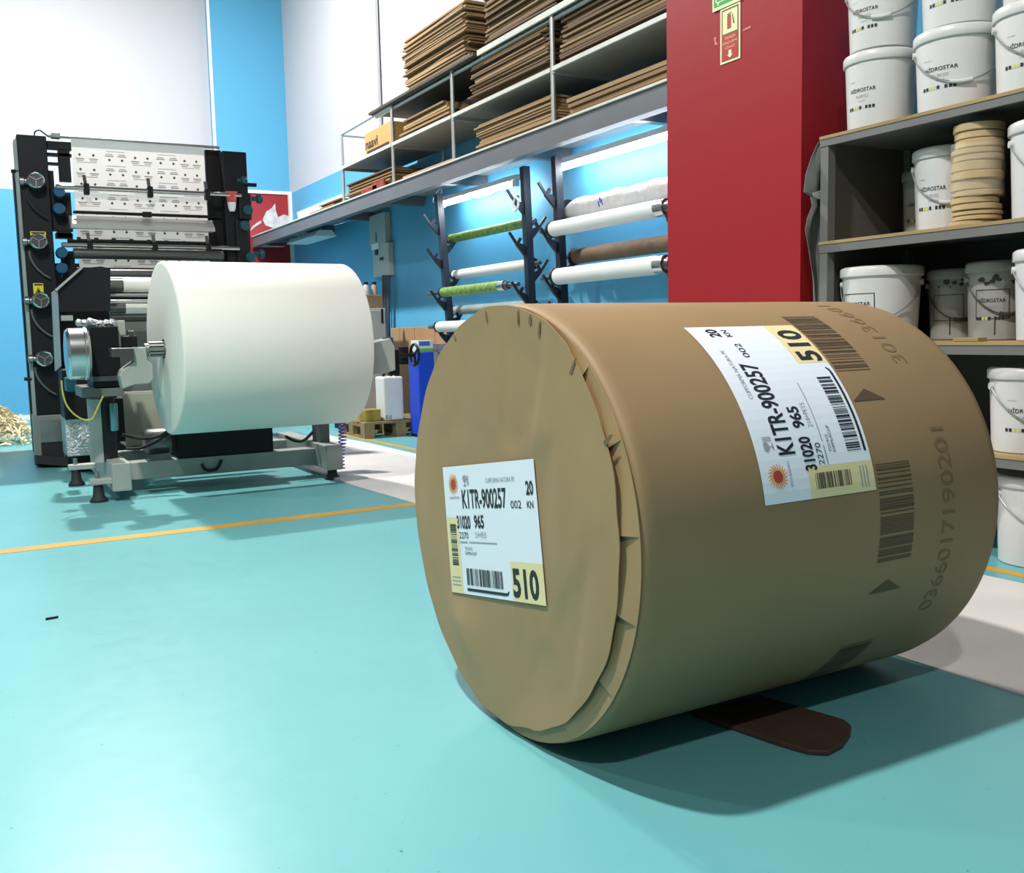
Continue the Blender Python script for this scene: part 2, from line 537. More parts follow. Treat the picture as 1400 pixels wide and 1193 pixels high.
# ------------------------------------------------------------------ floor markings and runner
own(MB().prism([(-5.0, 4.33, 0.0), (-5.0, 4.42, 0.0), (1.95, 4.52, 0.0), (1.95, 4.435, 0.0)], (0, 0, 0.0015)), 'floor_tape', yellow_tape, (-1.5, 4.43, 0),
    'yellow tape line across the aqua floor in front of the press', 'floor tape')
own(MB().prism([(2.75, 8.2, 0.0), (2.80, 8.2, 0.0), (3.055, 1.75, 0.0), (3.155, -2.0, 0.0), (3.10, -2.0, 0.0), (3.005, 1.75, 0.0)], (0, 0, 0.0015)), 'floor_tape', yellow_tape, (2.9, 4.0, 0),
    'yellow tape line along the far side of the white runner', 'floor tape')
# wrinkled white runner lying on the floor along the wall side
mb = MB()
NX, NY = 14, 90
rnd = random.Random(3)
ph = [(rnd.uniform(0.5, 3), rnd.uniform(1, 9), rnd.uniform(0, 6)) for _ in range(7)]
top = []
for j in range(NY+1):
    y = -2.0 + (8.1+2.0)*j/NY
    xl = 2.195 - (y+2.0)*0.0455 + 0.012*math.sin(3.1*y) + (0.06*(y-5.6) if y > 5.6 else 0)
    xr = 3.09 - (y+2.0)*0.0425
    for i in range(NX+1):
        u = i/NX
        z = 0.004 + 0.0035*sum(math.sin(a*u*3+b*y*0.6+c) for a, b, c in ph)/2.2
        top.append((xl+(xr-xl)*u, y, max(0.0022, z)))
n = len(top)
f = []
W = NX+1
for j in range(NY):
    for i in range(NX):
        a = j*W+i
        f.append((a, a+1, a+W+1, a+W))
bot = [(p[0], p[1], 0.0005) for p in top]
fb = [tuple(k+n for k in reversed(q)) for q in f]
rim = [j*W for j in range(NY+1)] + [NY*W+i for i in range(1, W)] + [j*W+NX for j in range(NY-1, -1, -1)] + [i for i in range(NX-1, 0, -1)]
side = [(rim[k], rim[(k+1) % len(rim)], n+rim[(k+1) % len(rim)], n+rim[k]) for k in range(len(rim))]
mb.add(top+bot, f+fb+side)
own(mb, 'floor_runner', runner_white, (2.5, 3.0, 0), 'long wrinkled white runner sheet lying on the floor behind the reel', 'floor runner', smooth=True)
# dark scrap on the floor
p = at(71, 846, 2, 0)
own(MB().prism([p+Vector((-0.018, -0.004, 0)), p+Vector((0.016, 0.0, 0)), p+Vector((0.019, 0.007, 0)), p+Vector((-0.014, 0.006, 0))], (0, 0, 0.006)), 'floor_scrap', black_part, p,
    'small black scrap lying alone on the aqua floor', 'scrap')

# ================================================================== THE WRAPPED REEL
RR, RL, RYAW = 0.451, 0.965, 0.01542
reel = thing('paper_reel', 'large paper reel wrapped in brown kraft with printed labels, lying on the floor', 'paper reel', (0.9599, 1.7545, 0.0), RYAW)
# local frame: x along the axis, -y towards the camera, z up, centre of the near end at (0, 0, RR)
N = 128


def rim_r(a):
    return RR*(1+0.006*abs(math.cos(a))**2-0.003)


mb = MB()
prof = [(0.0, -0.014), (0.004, -0.006), (0.012, -0.001), (0.03, 0.0), (0.25, 0.0005), (0.5, 0.0), (0.75, 0.0005), (0.935, 0.0), (0.955, -0.003), (0.965, -0.012)]
vv = []; ff = []
for i, (x, dr) in enumerate(prof):
    for k in range(N):
        a = 2*math.pi*k/N
        wob = 0.0022*math.sin(7*a+1.3)*math.sin(5*a) if i < 3 else 0
        r_ = rim_r(a)+dr+wob
        vv.append((x, r_*math.cos(a), max(RR+r_*math.sin(a), 0.0008)))
for i in range(len(prof)-1):
    for k in range(N):
        k2 = (k+1) % N
        ff.append((i*N+k, i*N+k2, (i+1)*N+k2, (i+1)*N+k))
ff.append(tuple(range(N))); ff.append(tuple((len(prof)-1)*N+k for k in range(N-1, -1, -1)))
mb.add(vv, ff)
mb.build('wrapper', kraft, reel, smooth=True)
# folded flaps of the wrapper on the end, each a paper tab tucked under the end cap
rnd = random.Random(11)
ang = 0.0
flap_edges = [9, 30, 51, 72, 92, 111, 129, 151, 172, 192, 215, 237, 258, 279, 300, 321, 342]
for i, d0 in enumerate(flap_edges):
    d1 = flap_edges[(i+1) % len(flap_edges)] + (360 if i == len(flap_edges)-1 else 0)
    mbf = MB(); vv = []; ff = []
    n = 8
    for lift in (0, 1):
        for j in range(n+1):
            a = math.radians(d0-2.5+(d1-d0+4.5+1.5*math.sin(2.7*i))*j/n)
            tilt = 0.0025+0.0075*(j/n)**2+0.0006*(i % 3)
            for q, rr_ in enumerate((RR-0.085, RR-0.045, RR-0.0055)):
                rj = rr_ - (0.006*math.sin(3*j+i) if q == 0 else 0)
                vv.append((-(tilt if q < 2 else 0.002) - lift*0.0015 + 0.0022*(q == 1), rj*math.cos(a), max(RR+rj*math.sin(a), 0.001)))
    m_ = (n+1)*3
    for j in range(n):
        for q in range(2):
            a0 = j*3+q
            ff.append((a0, a0+1, a0+4, a0+3)); ff.append((m_+a0+3, m_+a0+4, m_+a0+1, m_+a0))
    for j in range(n):
        ff.append((j*3, j*3+3, m_+j*3+3, m_+j*3)); ff.append((j*3+2, m_+j*3+2, m_+j*3+5, j*3+5))
    for q in range(2):
        ff.append((q, m_+q, m_+q+1, q+1)); e_ = n*3
        ff.append((e_+q, e_+q+1, m_+e_+q+1, m_+e_+q))
    mbf.add(vv, ff).build('fold_flap', kraft_end, reel, smooth=True)
# round end cap glued over the flaps
# outline radius of the cap by mesh angle (degrees): it reaches the rim on top and stops short at the lower right
CAPR = [(0, 0.4465), (60, 0.4465), (110, 0.4465), (122, 0.443), (129, 0.430), (151, 0.417), (172, 0.402), (192, 0.400), (215, 0.405), (240, 0.412), (258, 0.420), (275, 0.434), (292, 0.4435), (320, 0.4455), (360, 0.4465)]


def cap_r(a):
    d = math.degrees(a) % 360
    for (d0, r0), (d1, r1) in zip(CAPR, CAPR[1:]):
        if d0 <= d <= d1:
            t = (d-d0)/(d1-d0); t = t*t*(3-2*t)
            return r0+(r1-r0)*t
    return CAPR[0][1]


rnd = random.Random(5)
wv = [(rnd.uniform(-24, 24), rnd.uniform(-14, 14), rnd.uniform(0, 6), rnd.uniform(0.0004, 0.0013)) for _ in range(8)]
creases = []
for k in range(16):
    a = rnd.uniform(0.1, 3.0)
    c_ = Vector((rnd.uniform(-0.32, 0.32), rnd.uniform(-0.3, 0.38)))
    creases.append((c_, Vector((math.cos(a), math.sin(a)*0.35)).normalized(), rnd.choice((-1, 1))*rnd.uniform(0.0012, 0.0034), rnd.uniform(0.006, 0.022)))


def cap_wave(y, z):
    """crumple of the end paper, local x offset, fading out towards the rim"""
    w_ = sum(h*math.sin(a1*y+b1*z+c1) for a1, b1, c1, h in wv)
    for c_, n_, h, wd in creases:
        t = (Vector((y, z))-c_).dot(n_)
        along = (Vector((y, z))-c_).dot(Vector((-n_.y, n_.x)))
        w_ += h*math.tanh(t/wd)*math.exp(-(along/0.22)**2-(t/0.2)**2)
    q = math.hypot(y, z)
    dd = max(abs(y-0.06)-0.225, abs(z+0.025)-0.175)     # the label presses the paper flat
    w_ *= 0.10 if dd < 0 else min(1.0, 0.10+dd/0.06)
    return max(-0.009, min(0.0035, w_))*(1 if q < 0.36 else max(0.15, 1-(q-0.36)/0.08))


vv = []; ff = []
NC = 160
NRG = 32
for i in range(1, NRG+1):
    for k in range(NC):
        a = 2*math.pi*k/NC
        rr_ = (cap_r(a)+0.0012*math.sin(23*a)+0.0012*math.sin(9*a+1))*i/NRG
        y = rr_*math.cos(a); z = rr_*math.sin(a)
        vv.append((-0.0150+cap_wave(y, z), y, max(RR+z, 0.002)))
nv = len(vv)
vv.append((-0.0150+cap_wave(0, 0), 0, RR))
for k in range(NC):
    ff.append((nv, k, (k+1) % NC))
for i in range(NRG-1):
    for k in range(NC):
        k2 = (k+1) % NC
        ff.append((i*NC+k, (i+1)*NC+k, (i+1)*NC+k2, i*NC+k2))
base = (NRG-1)*NC
m0 = len(vv)
for k in range(NC):
    p = vv[base+k]; vv.append((p[0]+0.0018, p[1], p[2]))
for k in range(NC):
    k2 = (k+1) % NC
    ff.append((base+k, m0+k, m0+k2, base+k2))
MB().add(vv, ff).build('end_cap', kraft_end, reel, smooth=True)
# torn notches along the top of the fold
torn = mat('torn_paper_edge', (0.155, 0.095, 0.043), 0.8)
for d, ln, w_ in ((97.5, 0.022, 0.0022), (80, 0.026, 0.003), (74, 0.016, 0.004), (69, 0.028, 0.003), (51, 0.034, 0.0035), (118, 0.014, 0.002), (29, 0.03, 0.004)):
    a = math.radians(180-d)
    er = Vector((0, math.cos(a), math.sin(a))); et = Vector((0, -math.sin(a), math.cos(a)))
    c = Vector((-0.0160, 0, RR))
    r1 = 0.4435
    MB().prism([c+er*r1, c+er*(r1-ln)+et*w_*2, c+er*(r1-ln-0.004)-et*w_*0.5, c+er*(r1-0.008)-et*w_*1.2], (-0.0003, 0, 0)).build('torn_notch', torn, reel)


# the label: white sheet with yellow corners; u runs with the writing, v upwards, in metres
LW, LH = 0.406, 0.293


def make_label(name, fn, seed, mats=True):
    """fn(u, v, lift) -> local point"""
    st = 0.02

    def U(a): return a*LW

    def V(t): return (1-t)*LH
    sheet = Print().rect(0, 0, LW, LH).build(name, label_white, reel, lambda u, v: fn(u, v, 0.0012), st, (0, 1))

    def put(pr, nm, m, lift=0.0018):  # print follows the sheet
        return pr.build(nm, m, sheet, lambda u, v: fn(u, v, lift), st, (0, 1))
    put(Print().rect(0, 0, U(0.145), V(0.40)), 'yellow_field', label_yellow, 0.0015)
    put(Print().rect(U(0.69), 0, LW, V(0.715)), 'yellow_field', label_yellow, 0.0015)
    put(Print().text('K1TR-900257', U(0.215), V(0.335), U(0.705), V(0.185), 0.022), 'lettering', ink_black)
    put(Print().text('002', U(0.745), V(0.335), U(0.85), V(0.28)), 'lettering', ink_black)
    put(Print().text('20', U(0.905), V(0.245), U(0.975), V(0.145), 0.03), 'lettering', ink_black)
    put(Print().text('KN', U(0.905), V(0.335), U(0.965), V(0.285), 0.012), 'lettering', ink_black)
    put(Print().text('31020', U(0.13), V(0.49), U(0.29), V(0.385), 0.03), 'lettering', ink_black)
    put(Print().text('965', U(0.335), V(0.485), U(0.445), V(0.38), 0.03), 'lettering', ink_black)
    put(Print().text('510', U(0.70), V(0.975), U(0.95), V(0.76), 0.035), 'lettering', ink_black)
    put(Print().text('2270', U(0.15), V(0.565), U(0.255), V(0.515)), 'lettering', ink_black)
    put(Print().text('TO1912', U(0.205), V(0.655), U(0.29), V(0.63)), 'lettering', ink_black)
    put(Print().text('DAMLACUP', U(0.205), V(0.69), U(0.335), V(0.665)), 'lettering', ink_black)
    put(Print().text('CUPFORMA NATURA PE', U(0.50), V(0.145), U(0.80), V(0.11)), 'small_print', ink_grey)
    put(Print().text('214+PE15', U(0.335), V(0.555), U(0.46), V(0.51)), 'small_print', ink_grey)
    put(Print().rect(U(0.15), V(0.598), U(0.24), V(0.588)), 'small_print', ink_grey)
    put(Print().rect(U(0.26), V(0.596), U(0.57), V(0.588)), 'small_print', ink_grey)
    put(Print().text('storaenso', U(0.065), V(0.255), U(0.185), V(0.232)), 'small_print', ink_grey)
    for i in range(3):
        put(Print().rect(U(0.02), V(0.88+0.03*i), U(0.125), V(0.87+0.03*i)), 'small_print', ink_grey)
    I = Print()
    I.add([(U(0.26)+0.010*math.cos(a), V(0.10)+0.008*math.sin(a)) for a in [0, 1.05, 2.1, 3.14, 4.2, 5.2]], [(0, 1, 2, 3, 4, 5)])
    I.rect(U(0.285), V(0.155), U(0.289), V(0.08)).rect(U(0.294), V(0.155), U(0.298), V(0.08)).rect(U(0.303), V(0.155), U(0.307), V(0.08)).rect(U(0.257), V(0.155), U(0.263), V(0.11)).rect(U(0.245), V(0.16), U(0.275), V(0.15))
    put(I, 'food_safe_mark', ink_grey)
    B = Print().bars(U(0.2), V(0.925), U(0.605), V(0.795), 34, seed)
    B.rect(U(0.195), V(0.972), U(0.62), V(0.95)).poly([(U(0.62), V(0.972)), (U(0.645), V(0.965)), (U(0.66), V(0.935)), (U(0.65), V(0.935)), (U(0.635), V(0.95)), (U(0.62), V(0.95))])
    put(B, 'barcode', ink_black)
    put(Print().bars(U(0.04), V(0.78), U(0.115), V(0.45), 30, seed+1, vert=True), 'side_barcode', ink_black)
    # sun mark: a disc with curved rays
    cu, cv = U(0.12), V(0.14)
    S = Print()
    for k in range(20):
        a = 2*math.pi*k/20
        pts = []
        for r_, da, w_ in ((0.008, 0, 0.13), (0.016, 0.1, 0.10), (0.0235, 0.28, 0.03)):
            pts.append((cu+r_*math.cos(a+da-w_), cv+r_*1.05*math.sin(a+da-w_)))
        for r_, da, w_ in ((0.0235, 0.28, 0.03), (0.016, 0.1, 0.10), (0.008, 0, 0.13)):
            pts.append((cu+r_*math.cos(a+da+w_), cv+r_*1.05*math.sin(a+da+w_)))
        S.poly(pts)
    put(S, 'sun_rays', sun_orange)
    put(Print().poly([(cu+0.0115*math.cos(2*math.pi*k/20), cv+0.0115*math.sin(2*math.pi*k/20)) for k in range(20)]), 'sun_disc', sun_red, 0.0021)
    return sheet


def barrel(s, th, lift):
    """s along the axis, th angle up from the camera side (radians)"""
    r_ = rim_r(math.pi-th)+0.0008+lift
    return (s, -r_*math.cos(th), RR+r_*math.sin(th))


TH0 = math.radians(8.9)
l1 = make_label('roll_label', lambda u, v, l: barrel(0.275+(LH-v), TH0+u/RR, l), 21)
l1['label'] = 'white and yellow label around the side of the reel'
TL = Vector((0, -0.28, RR+0.087)); TR = Vector((0, 0.126, RR+0.148)); BR = Vector((0, 0.164, RR-0.135)); BL = Vector((0, -0.249, RR-0.199))
# corners measured across the end face (y mirrored: n axis points away from the camera)
TL.y, TR.y, BR.y, BL.y = 0.280, -0.126, -0.164, 0.249


def endface(u, v, l):
    a, b = u/LW, v/LH
    p = (BL*(1-a)+BR*a)*(1-b)+(TL*(1-a)+TR*a)*b
    return (-0.0150-0.0018-l*1.2, p.y, p.z)


l2 = make_label('roll_label', endface, 33)
l2['label'] = 'white and yellow label on the end of the reel'
# print on the kraft: repeated barcodes, arrow triangles and digits running round the barrel
for a0, a1, sd in ((41.4, 66.7, 3), (-9.8, 15.4, 4), (-61.0, -36.0, 5)):
    Print().bars(math.radians(a0), 0.577, math.radians(a1), 0.676, 30, sd).build('printed_barcode', ink_soft, reel, lambda u, v: barrel(v, u, 0.0004), 0.04)
for a0 in (32.0, -18.7):
    Print().poly([(math.radians(a0), 0.575), (math.radians(a0), 0.67), (math.radians(a0+3.5), 0.622)]).build('printed_arrow', ink_soft, reel, lambda u, v: barrel(v, u, 0.0004), 0.04)
Print().text('0366017', math.radians(-29), 0.765, math.radians(-1.5), 0.805).build('printed_digits', ink_faint, reel, lambda u, v: barrel(1.57-v, u, 0.0004), 0.04)
Print().text('190201', math.radians(0), 0.765, math.radians(23), 0.805).build('printed_digits', ink_faint, reel, lambda u, v: barrel(1.57-v, u, 0.0004), 0.04)
Print().text('30136601', math.radians(43), 0.765, math.radians(76), 0.805).build('printed_digits', ink_faint, reel, lambda u, v: barrel(1.57-v, u, 0.0004), 0.04)
# brown slab used as a chock under the reel
own(MB().prism([(1.33, 1.62, 0), (1.355, 1.50, 0), (1.375, 1.41, 0), (1.395, 1.35, 0), (1.425, 1.325, 0), (1.475, 1.335, 0), (1.53, 1.365, 0), (1.56, 1.39, 0), (1.572, 1.42, 0), (1.56, 1.47, 0), (1.52, 1.62, 0)], (0, 0, 0.012)),
    'chock_slab', leather_brown, (1.45, 1.47, 0), 'flat dark brown slab with rounded end wedged under the wrapped reel', 'chock', bevel=0.003)


# ================================================================== PIXEL-TO-PLACE HELPERS FOR THE MACHINERY
def pY(x, y, Y): return at(x, y, 1, Y)


def pX(x, y, X): return at(x, y, 0, X)


def ybox(mb, x0, y0, x1, y1, Y, depth):
    """box with its front face on the plane Y, between two photo pixels"""
    a = pY(x0, y0, Y); b = pY(x1, y1, Y)
    return mb.box((a.x, Y, b.z), (b.x, Y+depth, a.z))


# ================================================================== UNWOUND WHITE PAPER REEL
JS = 5.35/5.9
JX0, JZ, JR, JL, JYAW = 0.986*JS, 0.843+(0.7946-0.843)*JS, 0.4952*JS, 1.096*JS, 0.0326
jr = thing('white_paper_reel', 'huge plain white paper reel held in the unwind stand of the press', 'paper reel', (JX0, 5.35, JZ), JYAW)
MB().lathe((0, 0, 0), (1, 0, 0), [(0, 0.05), (0, JR-0.016), (0.004, JR-0.006), (0.014, JR), (JL-0.014, JR), (JL-0.004, JR-0.006), (JL, JR-0.016), (JL, 0.05)], 96, cap=False).build('paper_roll', paper_white, jr, smooth=True)
MB().lathe((0.006, 0, 0), (1, 0, 0), [(0, 0.043), (0, 0.0495), (JL-0.012, 0.0495), (JL-0.012, 0.043)], 32).build('core_tube', mat('core_card', (0.55, 0.50, 0.40), 0.8), jr, smooth=True)

# ================================================================== UNWIND STAND
us = thing('unwind_stand', 'grey and black unwind stand carrying the white paper reel', 'unwind stand', (1.2, 5.7, 0))
O = us.location.copy()


def part(mb, name, m, **kw):
    return mb.build(name, m, us, O, **kw)


part(MB().box((0.62, 5.48, 0.055), (0.715, 6.55, 0.205)), 'side_beam', grey_paint, bevel=0.006)
part(MB().box((1.80, 5.52, 0.06), (1.90, 6.55, 0.205)), 'side_beam', grey_paint, bevel=0.006)
part(MB().box((0.70, 5.74, 0.075), (1.82, 5.86, 0.172)), 'cross_beam', grey_paint, bevel=0.004)
part(MB().box((0.70, 6.35, 0.075), (1.82, 6.45, 0.172)), 'cross_beam', grey_paint, bevel=0.004)
for (x, y, side) in ((0.556, 5.56, -1), (0.513, 6.29, -1), (1.848, 5.575, 0), (1.96, 6.3, 1)):
    ft = part(MB().lathe((x, y, 0), (x, y, 1), [(0, 0.046), (0.012, 0.046), (0.03, 0.03), (0.085, 0.024)], 16), 'levelling_foot', rubber, smooth=True)
    MB().cyl(Vector((x, y, 0.08))-O, Vector((x, y, 0.16))-O, 0.011, 8).build('screw', steel, ft)
    if side:
        xb = 0.63 if side < 0 else 1.89
        part(MB().prism([(x-0.04, y-0.03, 0.095), (x-0.04, y+0.03, 0.095), (xb, y+0.05, 0.095), (xb, y-0.05, 0.095)], (0, 0, 0.03)), 'foot_ear', grey_paint, bevel=0.004)
# left column with piston, table and brake
part(MB().lathe((0.625, 5.78, 0.19), (0.625, 5.78, 1), [(0, 0.066), (0.345, 0.066)], 28), 'column', rubber, smooth=True)
vv = []; ff = []
for k in range(13):
    a_ = math.radians(128+130*k/12)
    for r_, z_ in ((0.068, 0.19), (0.068, 0.535), (0.076, 0.535), (0.074, 0.19)):
        vv.append((0.625+r_*math.cos(a_), 5.78+r_*math.sin(a_), z_))
for k in range(12):
    for q_ in range(4):
        ff.append((k*4+q_, k*4+(q_+1) % 4, k*4+4+(q_+1) % 4, k*4+4+q_))
ff += [(0, 1, 2, 3), (51, 50, 49, 48)]
part(MB().add(vv, ff), 'column_cover', grey_paint, smooth=True)
part(MB().lathe((0.672, 5.695, 0.36), (0.672, 5.695, 1), [(0, 0.02), (0.006, 0.022), (0.14, 0.022), (0.15, 0.02)], 16), 'piston', mat('teal_metal', (0.16, 0.34, 0.36), 0.25, 0.7), smooth=True)
part(ybox(MB(), 111, 529, 170, 541, 5.5, 0.34), 'table_plate', grey_dark, bevel=0.004)
part(ybox(MB(), 122, 446, 167, 531, 5.5, 0.30), 'brake_box', black_part, bevel=0.006)
part(ybox(MB(), 126, 515, 165, 520, 5.47, 0.05), 'box_rib', dark_steel)
a = pY(89, 484, 5.45); b = pY(122, 484, 5.45)
br = part(MB().lathe((a.x, 5.45, a.z), (b.x+0.01, 5.45, a.z), [(0, 0.085), (0.004, 0.118), (0.018, 0.131), (0.085, 0.131), (0.09, 0.136), (0.10, 0.136), (b.x-a.x, 0.12)], 40), 'brake_drum', chrome, smooth=True)
mbf = MB()
rf = random.Random(4)
for i in range(7):
    p0 = pY(111+i*7.5, 441+rf.uniform(-2, 2), 5.52); 
    mbf.lathe(p0+Vector((-0.018, 0, rf.uniform(-.006, .006))), p0+Vector((0.03, 0.06, 0.0)), [(0, 0.008), (0.012, 0.022), (0.03, 0.016), (0.05, 0.006)], 7)
part(mbf, 'foil_wrap', foil)['kind'] = 'stuff'
arm_px = [(830, 405), (965, 405), (985, 540), (1040, 590), (1042, 735), (1000, 780), (850, 790), (735, 832), (702, 700), (722, 640), (850, 550)]
part(MB().prism([pY(70+x/7.46, 420+y/7.46, 5.24) for x, y in arm_px], (0, 0.13, 0)), 'arm', grey_paint, bevel=0.006)
part(ybox(MB(), 152, 476, 184, 487, 5.2, 0.1), 'arm_bracket', dark_steel, bevel=0.004)
part(ybox(MB(), 168, 459, 189, 481, 5.27, 0.09), 'clamp_block', black_part, bevel=0.006)
part(ybox(MB(), 175, 452, 184, 460, 5.29, 0.05), 'clamp_nut', dark_steel, bevel=0.003)
part(ybox(MB(), 160, 438, 172, 458, 5.6, 0.12), 'sensor_block', grey_paint, bevel=0.004)
# chuck that grips the reel core
ck = part(MB().cyl((JX0-0.095, 5.35, JZ), (JX0+0.02, 5.35, JZ), 0.03, 20), 'chuck', steel, smooth=True)
mbf = MB()
for k in range(12):
    a = 2*math.pi*k/12
    c = Vector((0, math.cos(a)*0.036, math.sin(a)*0.036))
    mbf.bar(Vector((JX0-0.075, 5.35, JZ))+c-O, Vector((JX0-0.004, 5.35, JZ))+c-O, 0.011, 0.011, up=c)
mbf.build('chuck_ribs', steel, ck)
# right arm, shaft and handwheel
ar_px = [(600, 450), (680, 428), (702, 470), (706, 582), (640, 602), (600, 602)]
part(MB().prism([pY(340+x/3.51, 340+y/3.51, 5.27) for x, y in ar_px], (0, 0.13, 0)), 'arm', grey_paint, bevel=0.006)
xr = JX0+JL
part(MB().cyl((xr-0.02, 5.38, JZ), (xr+0.10, 5.38, JZ), 0.03, 18), 'chuck', steel, smooth=True)
part(ybox(MB(), 527, 461, 538, 470, 5.3, 0.06), 'clamp_nut', dark_steel, bevel=0.004)
part(ybox(MB(), 537, 478, 547, 512, 5.32, 0.07), 'gear_bracket', black_part, bevel=0.004)
hub = pY(567, 485, 5.35)
part(MB().cyl((pY(540, 485, 5.35).x, 5.35, hub.z), (hub.x, 5.35, hub.z), 0.013, 12), 'wheel_shaft', black_part, smooth=True)
part(ybox(MB(), 550, 474, 559, 498, 5.36, 0.06), 'gear_case', black_part, bevel=0.004)
hw = part(MB().tube([hub+Vector((0, 0.062*math.cos(2*math.pi*k/28), 0.062*math.sin(2*math.pi*k/28))) for k in range(29)], 0.0085, 8), 'handwheel', black_part, smooth=True)
for k in range(3):
    a = 2*math.pi*k/3+0.4
    MB().bar(hub-O, hub-O+Vector((0, 0.06*math.cos(a), 0.06*math.sin(a))), 0.012, 0.01, up=(1, 0, 0)).build('spoke', black_part, hw)
part(MB().box((1.83, 5.72, 0.2), (1.89, 5.88, 0.62)), 'column', grey_dark, bevel=0.005)
part(MB().box((1.0, 5.74, 0.172), (1.55, 5.98, 0.36)), 'drive_motor', black_part, bevel=0.01)
part(MB().lathe((0.98, 5.86, 0.27), (0.84, 5.86, 0.27), [(0, 0.075), (0.12, 0.075), (0.14, 0.06)], 24), 'motor_end', dark_steel, smooth=True)
part(ybox(MB(), 167, 538, 233, 606, 6.15, 0.25), 'cover_panel', mat('beige_panel', (0.36, 0.37, 0.30), 0.5), bevel=0.006)
part(ybox(MB(), 156, 545, 172, 603, 6.05, 0.08), 'guide_bar', black_part)
for i, pts in enumerate(([(167, 594), (185, 598), (205, 599), (222, 594), (236, 583)], [(172, 613), (190, 613), (208, 606), (222, 598), (230, 592)], [(276, 634), (280, 641), (288, 643), (297, 640), (303, 628)], [(390, 596), (402, 602), (415, 602), (428, 590)])):
    part(MB().tube([pY(x, y, 5.70+0.01*i) for x, y in pts], 0.009, 8), 'hose', rubber, smooth=True)
ck0 = []
for k in range(160):
    t = k/159
    a = t*2*math.pi*13
    c = pY(467+1.5*math.sin(6*t), 578+62*t, 5.62)
    ck0.append(c+Vector((0.022*math.cos(a), 0.022*math.sin(a), 0)))
part(MB().tube(ck0, 0.0042, 6), 'coiled_air_hose', coil_blue, smooth=True)
part(MB().tube([pY(x, y, 5.48) for x, y in ((84, 520), (86, 538), (92, 555), (104, 568), (117, 574), (126, 572), (131, 563), (136, 552), (141, 541))], 0.0045, 7), 'earth_cable', cable_yellow, smooth=True)

# ================================================================== PRINTING PRESS
pr = thing('printing_press', 'tall black printing press with round gauges on its side post', 'printing press', (1.13, 7.6, 0))
O2 = pr.location.copy()
PY = 7.4


def pp(mb, name, m, **kw):
    return mb.build(name, m, pr, O2, **kw)


pp(MB().box((0.385, PY, 0.35), (0.565, PY+0.14, 2.222)), 'post', black_paint, bevel=0.006)
pp(MB().box((0.368, PY+0.02, 0.35), (0.385, PY+0.16, 2.19)), 'post_edge', grey_paint)
pp(MB().box((1.725, PY, 0.30), (1.90, PY+0.14, 2.205)), 'post', black_paint, bevel=0.006)
fb_ = pp(MB().box((0.36, PY-0.02, 0.055), (0.545, PY+0.2, 0.352)), 'foot_block', mat('foot_block_grey', (0.20, 0.22, 0.2), 0.5), bevel=0.005)
q = ybox(MB(), 54, 575, 86, 603, PY-0.035, 0.014)
MB().add([v-O2 for v in q.v], q.f).build('cover_plate', steel, fb_)
q = ybox(MB(), 56, 604, 88, 626, PY-0.028, 0.007)
MB().add([v-O2 for v in q.v], q.f).build('lower_plate', rubber, fb_)
pp(MB().box((1.72, PY-0.02, 0.0), (1.90, PY+0.2, 0.30)), 'foot_block', grey_paint, bevel=0.005)
pp(MB().prism([pY(50, 634, 7.3), (0.60, 7.22, 0.0), (0.60, 7.62, 0.0), (0.36, 7.62, 0.0), pY(50, 634, 7.3)+Vector((0, 0.05, 0))], (0, 0, 0.056)), 'floor_pad', rubber)
# rear frame and dark inner body
pp(MB().box((0.40, 8.5, 0.0), (0.56, 8.64, 2.15)), 'rear_post', black_paint)
pp(MB().box((1.73, 8.5, 0.0), (1.89, 8.64, 2.15)), 'rear_post', black_paint)
for x0_, x1_ in ((0.41, 0.55), (1.74, 1.88)):
    pp(MB().box((x0_, PY+0.14, 0.30), (x1_, 8.5, 0.9)), 'side_plate', black_paint)
pp(MB().box((0.55, 7.95, 0.25), (1.74, 8.05, 1.42)), 'inner_body', black_part)
pp(MB().box((0.41, PY+0.14, 2.06), (0.55, 8.5, 2.16)), 'top_rail', black_paint)
pp(MB().box((1.74, PY+0.14, 2.06), (1.88, 8.5, 2.16)), 'top_rail', black_paint)
# left inner plates with openings, right inner assembly
for a in ((61, 192, 98, 205), (61, 208, 98, 214), (79, 205, 98, 248), (61, 221, 80, 225), (66, 233, 75, 262), (66, 262, 100, 316), (78, 316, 98, 325), (62, 318, 70, 360), (76, 318, 100, 326), (83, 343, 104, 380)):
    pp(ybox(MB(), *a, PY+0.06, 0.06), 'inner_plate', black_part)
for a in ((280, 204, 305, 262), (283, 263, 345, 300), (282, 300, 340, 345), (282, 345, 345, 362)):
    pp(ybox(MB(), *a, PY+0.10, 0.2), 'inner_plate', black_part, bevel=0.004)
pp(ybox(MB(), 326, 264, 345, 300, PY-0.04, 0.16), 'clamp_body', black_paint, bevel=0.01)
pp(ybox(MB(), 322, 300, 343, 360, PY-0.02, 0.16), 'clamp_body', black_paint, bevel=0.01)
